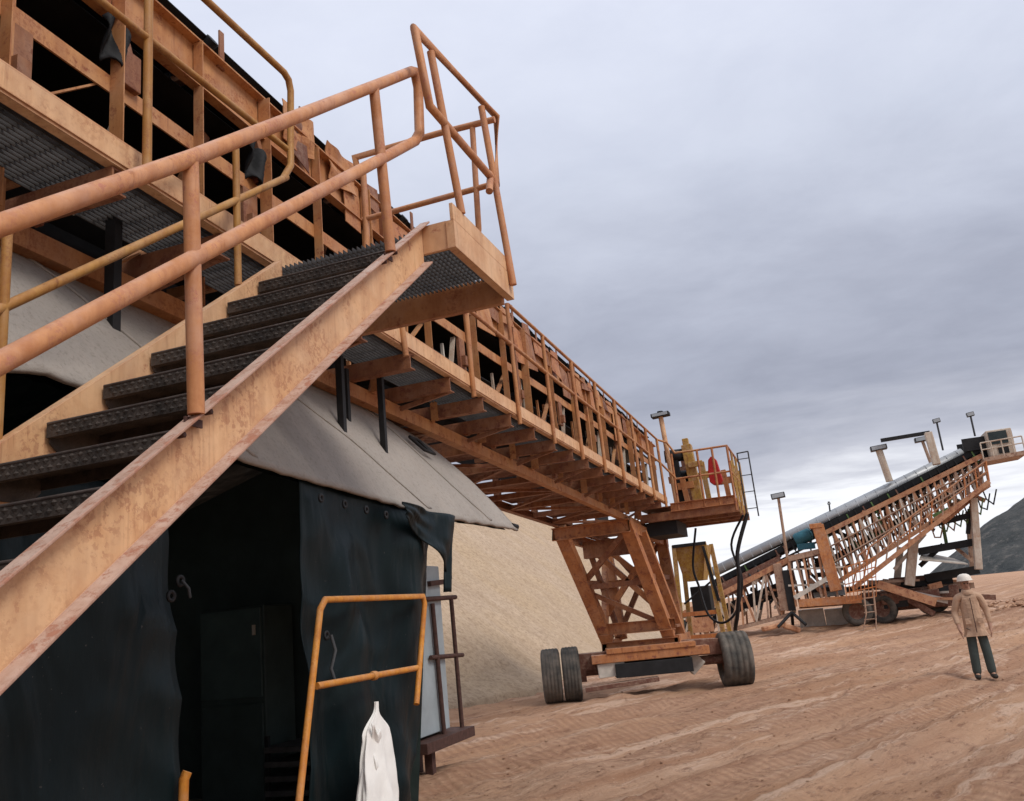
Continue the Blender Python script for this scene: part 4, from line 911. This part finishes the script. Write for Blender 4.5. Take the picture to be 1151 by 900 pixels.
# raising tower
for a, b, w_, m_ in (((5.316,35.000,4.286), (4.975,35.000,1.781), .30, 'white'), ((5.279,36.600,3.936), (4.997,36.600,1.809), .22, 'fardull'), ((3.104,35.200,3.087), (2.639,35.200,1.459), .42, 'white'), ((2.691,36.400,2.893), (2.317,36.400,1.594), .3, 'pale'), ((4.226,35.600,3.827), (4.198,35.600,2.781), .14, 'green')):
    mb = MB(); mb.bar(a, b, w_, w_ * .8, AX); mb.build('tower_post', m_, fc, .02)
for a, b, w_, m_ in (((3.184,35.400,2.630), (5.116,35.400,2.760), .26, 'dark'), ((3.735,35.200,3.532), (5.258,35.200,3.728), .2, 'dark'), ((3.162,35.600,2.118), (4.081,35.600,2.795), .16, 'dark'), ((4.374,35.600,2.760), (5.086,35.600,1.908), .12, 'fardull'), ((3.290,36.000,1.655), (5.117,36.000,1.785), .3, 'dark'), ((2.235,35.100,2.078), (3.515,35.100,3.227), .12, 'pale'), ((4.174,35.100,3.535), (5.883,35.100,4.705), .14, 'farpaint'), ((4.959,35.500,3.074), (5.198,35.500,3.955), .14, 'dark')):
    mb = MB(); mb.bar(a, b, w_, w_, AY); mb.build('tower_brace', m_, fc)
mb = MB(); s0, s1 = V((3.086,34.600,2.325)), V((4.621,34.600,1.998)); mb.add([s0, s1, s1 + V((-.2, 1.6, .25)), s0 + V((.3, 1.6, .3))], [(0, 1, 2, 3)]); mb.build('deck_sheet', 'pale', fc, solid=.04)
# hanging hoses beneath the head
for i in range(9):
    s = .62 + .042 * i; p = at2(l0, l1, s); mb = MB(); mb.pipe([p, p + V((.06, 0, -.3 - .25 * random.random())), p + V((.25, 0, -.45 - .2 * random.random())), p + V((.45, 0, -.05))], .025, 6); mb.build('hose', random.choice(('dark', 'green', 'fardull')), fc)
# cab at the head end
cp = V((6.190,35.000,5.694))
mb = MB(); mb.box(tuple(cp + V((0, 0, 0))), tuple(cp + V((.84, 1.2, .95)))); kb = mb.build('head_cab', 'white', fc, .03)
mb = MB(); mb.box(tuple(cp + V((.06, -.02, .42))), tuple(cp + V((.66, -.003, .88)))); mb.box(tuple(cp + V((.845, .1, .4))), tuple(cp + V((.86, 1.1, .85)))); mb.build('window', 'glass', kb)
mb = MB(); mb.box(tuple(cp + V((.28, -.02, .06))), tuple(cp + V((.62, -.004, .34)))); mb.build('door_panel', 'dark', kb)
mb = MB(); mb.bar(cp + V((-.3, .5, -.12)), cp + V((1.08, .5, -.04)), 1.6, .14); mb.build('cab_deck', 'fardull', fc)
p0, p1 = cp + V((-.3, -.28, 0)), cp + V((1.05, -.28, .05)); rr = MB().pipe([p0 + Z * .5, p1 + Z * .5], .025, 8).pipe([p0 + Z * .25, p1 + Z * .25], .022, 8).build('cab_rail', 'white', fc)
for i in range(5): MB().pipe([at2(p0, p1, i / 4) - Z * .1, at2(p0, p1, i / 4) + Z * .5], .024, 8).build('post', 'white', rr)
# floodlights along the machine
flood(fc, (-1.433,34.900,1.806), (-1.365,34.900,5.185), .26, .2, 'fardull', .055)
flood(fc, (2.726,35.600,5.343), (2.575,35.600,6.577), .3, .18, 'white', .13)
flood(fc, (4.400,36.800,5.978), (4.282,36.800,6.847), .28, .17, 'fardull', .06)
mb = MB(); mb.bar((4.377,35.000,5.670), (4.315,35.000,6.894), .3, .26, AX); mb.build('mast', 'white', fc, .02)
mb = MB(); mb.bar((2.684,35.300,6.897), (4.411,35.300,6.929), .14, .13); mb.build('cross_arm', 'dark', fc)
flood(fc, (4.792,35.800,6.262), (4.789,35.800,7.335), .13, .16, 'lampgrey', .035)
flood(fc, (5.964,35.800,6.624), (5.968,35.800,7.380), .13, .16, 'lampgrey', .035)
flood(fc, (0.402,35.800,4.231), (0.433,35.800,4.782), .06, .08, 'dark', .03)

# ------------------------------------------------------------------ yellow feed hopper between the machines
yh = thing('feed_hopper', (-3.1, 23, 0), 'small yellow steel feed hopper on splayed legs beneath the drive platform', 'hopper')
hx0, hx1, hy0, hy1 = -3.55, -2.78, 22.0, 23.2
mb = MB(); vs = [(hx0, hy0, 3.0), (hx1, hy0, 3.0), (hx1, hy1, 3.0), (hx0, hy1, 3.0), (hx0 + .12, hy0 + .2, 2.15), (hx1 - .2, hy0 + .2, 2.15), (hx1 - .2, hy1 - .2, 2.15), (hx0 + .12, hy1 - .2, 2.15)]
mb.add(vs, [(0, 1, 5, 4), (1, 2, 6, 5), (2, 3, 7, 6), (3, 0, 4, 7)]); mb.build('hopper_body', 'yellow', yh, solid=.03)
mb = MB(); mb.bar((hx1 - .05, hy0 - .03, 2.95), (hx1 + .14, hy0 - .05, 1.6), .07, .06, AY); mb.bar((hx0 - .03, hy0 - .02, 3.02), (hx1 + .03, hy0 - .02, 3.02), .1, .08); mb.build('rib', 'dark', yh)
for x0_, x1_, y_ in ((hx1 - .02, hx1 + .18, hy0), (hx0, hx0 - .12, hy0), (hx1, hx1 + .2, hy1), (hx0, hx0 - .1, hy1)):
    mb = MB(); mb.bar((x0_, y_, 3.05), (x1_, y_, 0), .12, .1, AX); mb.build('leg', 'yellow', yh)
mb = MB(); mb.box((hx0 + .2, hy0 + .3, 1.25), (hx1 - .1, hy1 - .3, 2.0)); mb.bar((hx0 + .05, hy0, 1.6), (hx1 + .05, hy0, 2.1), .05, .05); mb.build('gearbox', 'dark', yh, .03)
mb = MB(); mb.bar((hx0 - .06, hy0, 1.35), (hx1 + .12, hy0, 1.35), .08, .1); mb.bar((hx0 - .06, hy0, .8), (hx1 + .12, hy0, .8), .08, .1); mb.build('leg_brace', 'orange', yh)

# concrete blocks behind the jack stand
for i, (x_, lb) in enumerate(((-.95, 'pale concrete block left of its twin, under the orange base beam'), (.02, 'pale concrete block right of its twin, touching the dark tyre'))):
    mb = MB(); z0 = gz(x_, 36.5); mb.box((x_ - .47, 36.4, z0 - .1), (x_ + .47, 37.2, z0 + .62)); o = mb.build('concrete_block', 'concrete', bevel=.03); tag(o, lb, 'block'); o['group'] = 'concrete blocks under the far conveyor'

# rubble bank on the right
mb = MB()
for i in range(700):
    x_ = random.uniform(4.6, 13); y_ = random.uniform(36, 47); z_ = gz(x_, y_); r_ = random.choice((.04, .06, .08, .1, .16)); vs = []
    c = V((x_, y_, z_ + r_ * .2))
    for q in ((1, 0, 0), (0, 1, 0), (-1, 0, 0), (0, -1, 0), (0, 0, .6), (0, 0, -.6)): vs.append(c + V(q) * r_ * random.uniform(.6, 1.3))
    mb.add(vs, [(4, 0, 1), (4, 1, 2), (4, 2, 3), (4, 3, 0), (5, 1, 0), (5, 2, 1), (5, 3, 2), (5, 0, 3)])
tag(mb.build('rubble', 'dirt'), 'rubble scattered on the dirt bank behind the person', 'rubble', 'stuff')

# ------------------------------------------------------------------ person in a hard hat
PB = V((2.1, 16.54, 0)); PB.z = gz(PB.x, PB.y)
pe = thing('person', tuple(PB), 'person standing in a white hard hat, tan work jacket and dark trousers', 'person'); pe.scale = (.93, .93, .93)
def skinmesh(name, verts, edges, mat, parent, sub=2, root=0):
    me = bpy.data.meshes.new(name); me.from_pydata([tuple(PB + V(v[:3])) for v in verts], edges, []); o = bpy.data.objects.new(name, me); COL.objects.link(o)
    o.parent = parent; o.location = -V(parent.location)
    me.materials.append(M[mat]); o.modifiers.new('skin', 'SKIN')
    if not me.skin_vertices: me.skin_vertices.new()
    for i, v in enumerate(verts):
        rx, ry = (v[3], v[4]) if len(v) > 4 else (v[3], v[3])
        me.skin_vertices[0].data[i].radius = (rx, ry); me.skin_vertices[0].data[i].use_root = (i == root)
    md = o.modifiers.new('smooth', 'SUBSURF'); md.levels = sub; md.render_levels = sub
    for p in me.polygons: p.use_smooth = True
    return o
# body: pelvis, spine, neck, head, arms, legs (faces the camera, -y)
bv = [(0, 0, .95, .13, .10), (0, .01, 1.12, .13, .10), (0, .02, 1.32, .16, .11), (0, .01, 1.46, .10, .08), (0, -.005, 1.55, .055, .055), (0, -.02, 1.64, .075, .09), (0, -.01, 1.74, .07, .085),
      (-.17, .01, 1.42, .062, .06), (-.27, .04, 1.15, .045, .045), (-.26, -.10, .91, .034, .036), (-.25, -.13, .85, .028, .035),
      (.17, .01, 1.42, .062, .06), (.25, .03, 1.14, .045, .045), (.25, -.03, .90, .034, .036), (.245, -.05, .84, .028, .035),
      (-.09, 0, .86, .085, .085), (-.10, -.02, .48, .06, .062), (-.11, .02, .10, .043, .045), (-.12, -.10, .045, .04, .03),
      (.09, 0, .86, .085, .085), (.11, -.02, .48, .06, .062), (.13, .02, .10, .043, .045), (.15, -.10, .045, .04, .03)]
be = [(0, 1), (1, 2), (2, 3), (3, 4), (4, 5), (5, 6), (3, 7), (7, 8), (8, 9), (9, 10), (3, 11), (11, 12), (12, 13), (13, 14), (0, 15), (15, 16), (16, 17), (17, 18), (0, 19), (19, 20), (20, 21), (21, 22)]
for sgn, wv in ((-1, 10), (1, 14)):
    wx, wy, wz = bv[wv][:3]
    for j, (dy, ln_) in enumerate(((-.03, .075), (-.012, .085), (.008, .08), (.026, .065))):
        i0 = len(bv); bv.append((wx, wy + dy, wz - .055, .010)); bv.append((wx - sgn * .008, wy + dy - .004, wz - .055 - ln_ * .55, .009)); bv.append((wx - sgn * .022, wy + dy - .01, wz - .055 - ln_, .008)); be += [(wv, i0), (i0, i0 + 1), (i0 + 1, i0 + 2)]
    i0 = len(bv); bv.append((wx - sgn * .008, wy - .045, wz - .025, .011)); bv.append((wx - sgn * .02, wy - .06, wz - .065, .009)); be += [(wv, i0), (i0, i0 + 1)]
skinmesh('body', bv, be, 'skin', pe)
jv = [(0, 0, .90, .185, .145), (0, .01, 1.12, .17, .135), (0, .02, 1.34, .185, .135), (0, .01, 1.46, .115, .095), (0, 0, 1.51, .075, .075),
      (-.18, .01, 1.42, .08, .078), (-.27, .04, 1.15, .062, .06), (-.262, -.09, .94, .048, .05), (.18, .01, 1.42, .08, .078), (.255, .03, 1.14, .056, .056), (.255, -.025, .93, .044, .046), (0, 0, .74, .215, .165)]
skinmesh('jacket', jv, [(0, 1), (1, 2), (2, 3), (3, 4), (3, 5), (5, 6), (6, 7), (3, 8), (8, 9), (9, 10), (0, 11)], 'tancloth', pe)
tv = [(0, 0, .93, .13, .10), (-.085, 0, .80, .085, .09), (-.10, -.02, .48, .083, .085), (-.112, .015, .06, .075, .078), (.085, 0, .80, .085, .09), (.11, -.02, .48, .083, .085), (.132, .015, .06, .075, .078)]
skinmesh('trousers', tv, [(0, 1), (1, 2), (2, 3), (0, 4), (4, 5), (5, 6)], 'teal', pe)
for sx_ in (-.112, .135):
    skinmesh('boot', [(sx_, .03, .12, .055), (sx_, .03, .055, .058, .055), (sx_ + .01 * (1 if sx_ > 0 else -1), -.09, .045, .052, .045), (sx_ + .015 * (1 if sx_ > 0 else -1), -.16, .035, .045, .035)], [(0, 1), (1, 2), (2, 3)], 'boot', pe)
mb = MB(); mb.lathe(PB + V((0, .0, 1.475)), V((0, -.15, 1)), [(0, .105), (.03, .10), (.075, .085), (.078, .07), (.02, .07)], 24); mb.build('collar', 'tancloth', pe)
mb = MB(); mb.bar(PB + V((.005, -.145, 1.40)), PB + V((.0, -.165, .80)), .018, .012, AX); mb.build('zip', 'rail_dark', pe)
for sx_ in (-.10, .10):
    mb = MB(); mb.bar(PB + V((sx_ - .045, -.148, 1.0)), PB + V((sx_ + .045, -.148, 1.0)), .02, .10); mb.build('pocket', 'tancloth', pe, .006)
mb = MB(); mb.lathe(PB + V((0, -.015, 1.70)), Z, [(.0, .125), (.012, .128), (.03, .122), (.07, .115), (.105, .09), (.125, .055), (.132, 0)], 28); mb.lathe(PB + V((0, -.05, 1.70)), Z, [(0, .09), (.0, .135), (.01, .137), (.014, .1)], 28); mb.build('hard_hat', 'hat', pe)
mb = MB()
for sx_ in (-.028, .028): mb.lathe(PB + V((sx_, -.108, 1.655)), AY, [(-.006, 0), (-.003, .009), (.006, .011)], 10)
mb.build('eyes', 'glass', pe)
mb = MB(); q = PB + V((0, -.105, 1.655)); mb.add([q + V((-.012, 0, -.005)), q + V((.012, 0, -.005)), q + V((0, -.03, -.032)), q + V((-.018, 0, -.04)), q + V((.018, 0, -.04)), q + V((0, .005, .012))], [(0, 2, 3), (1, 4, 2), (0, 5, 2), (5, 1, 2), (3, 2, 4)], True); mb.build('nose', 'skin', pe)
mb = MB(); q = PB + V((0, -.104, 1.592)); mb.bar(q + V((-.024, 0, 0)), q + V((.024, 0, 0)), .01, .009); mb.build('mouth', 'rail_dark', pe, .003)
mb = MB()
for sx_ in (-.078, .078): mb.lathe(PB + V((sx_, -.01, 1.64)), AX, [(-.008, 0), (-.006, .022), (.006, .026), (.008, 0)], 12)
mb.build('ears', 'skin', pe)


# ------------------------------------------------------------------ world, sun, camera
w = bpy.data.worlds.new('World'); sc.world = w; w.use_nodes = True
t = NT(w.node_tree); bg = w.node_tree.nodes['Background']
sky = t.node('ShaderNodeTexSky', sky_type='NISHITA', sun_disc=False, sun_elevation=R(48), sun_rotation=R(110), air_density=1, dust_density=2)
tc = t.node('ShaderNodeTexCoord').outputs['Generated']
sx = t.node('ShaderNodeSeparateXYZ'); t.l.new(tc, sx.inputs[0])
zz = t.math('MAXIMUM', sx.outputs[2], 0.0); den = t.math('ADD', zz, .12)
cmb = t.node('ShaderNodeCombineXYZ'); t.l.new(t.math('DIVIDE', sx.outputs[0], den), cmb.inputs[0]); t.l.new(t.math('DIVIDE', sx.outputs[1], den), cmb.inputs[1])
mp = t.node('ShaderNodeMapping', inp={'Vector': cmb.outputs[0], 'Rotation': (0, 0, R(20)), 'Scale': (.55, 1.0, 1)})
n1 = t.noise(mp.outputs[0], 1.1, 8, .58, .35); n2 = t.noise(mp.outputs[0], .35, 4, .5); n3 = t.noise(cmb.outputs[0], 3.2, 7, .6, .3)
el = t.math('ADD', zz, t.math('MULTIPLY', t.math('SUBTRACT', n1, .5), .30)); el = t.math('ADD', el, t.math('MULTIPLY', t.math('SUBTRACT', n2, .5), .16))
cl = t.ramp(el, (0.0, (.80, .81, .83)), (.07, (.72, .73, .77)), (.125, (.42, .43, .49)), (.22, (.28, .295, .36)), (.32, (.34, .36, .435)), (.44, (.48, .51, .60)), (.60, (.56, .59, .69)), (1.0, (.60, .63, .70)))
cl = t.mix(.38, cl, t.ramp(n3, (.3, .34), (.7, .66)), 'SOFT_LIGHT')
skyc = t.mix(1.0, sky.outputs[0], (.08, .08, .08), 'MULTIPLY')
col = t.mix(.94, skyc, cl)
below = t.math('LESS_THAN', sx.outputs[2], -.01)
col = t.mix(below, col, (.20, .14, .10))
t.l.new(col, bg.inputs[0]); bg.inputs[1].default_value = 1.0
sun = bpy.data.lights.new('Sun', 'SUN'); sun.energy = 1.5; sun.angle = R(24); sun.color = (1, .95, .88)
so = bpy.data.objects.new('Sun', sun); COL.objects.link(so)
sdir = V((.78, -.30, .92)).normalized()
so.rotation_euler = sdir.to_track_quat('Z', 'Y').to_euler(); so.location = sdir * 60

cam = bpy.data.cameras.new('Camera'); co = bpy.data.objects.new('Camera', cam); COL.objects.link(co)
cam.sensor_width = 36; cam.lens = 967.3 / 1151 * 36; cam.clip_start = .05; cam.clip_end = 8000
Rr, Ur, Fr = V((0.93499252, 0.34188556, -0.09435702)), V((0.17039744, -0.19969416, 0.96492847)), V((-0.31105257, 0.9182791, 0.24496897))
mt = Matrix((Rr, Ur, -Fr)).transposed().to_4x4(); mt.translation = V((0, 0, 1.65)); co.matrix_world = mt
sc.camera = co
vs_ = sc.view_settings; vs_.view_transform = 'Standard'; vs_.look = 'None'; vs_.gamma = 1; vs_.exposure = .5; vs_.use_curve_mapping = False
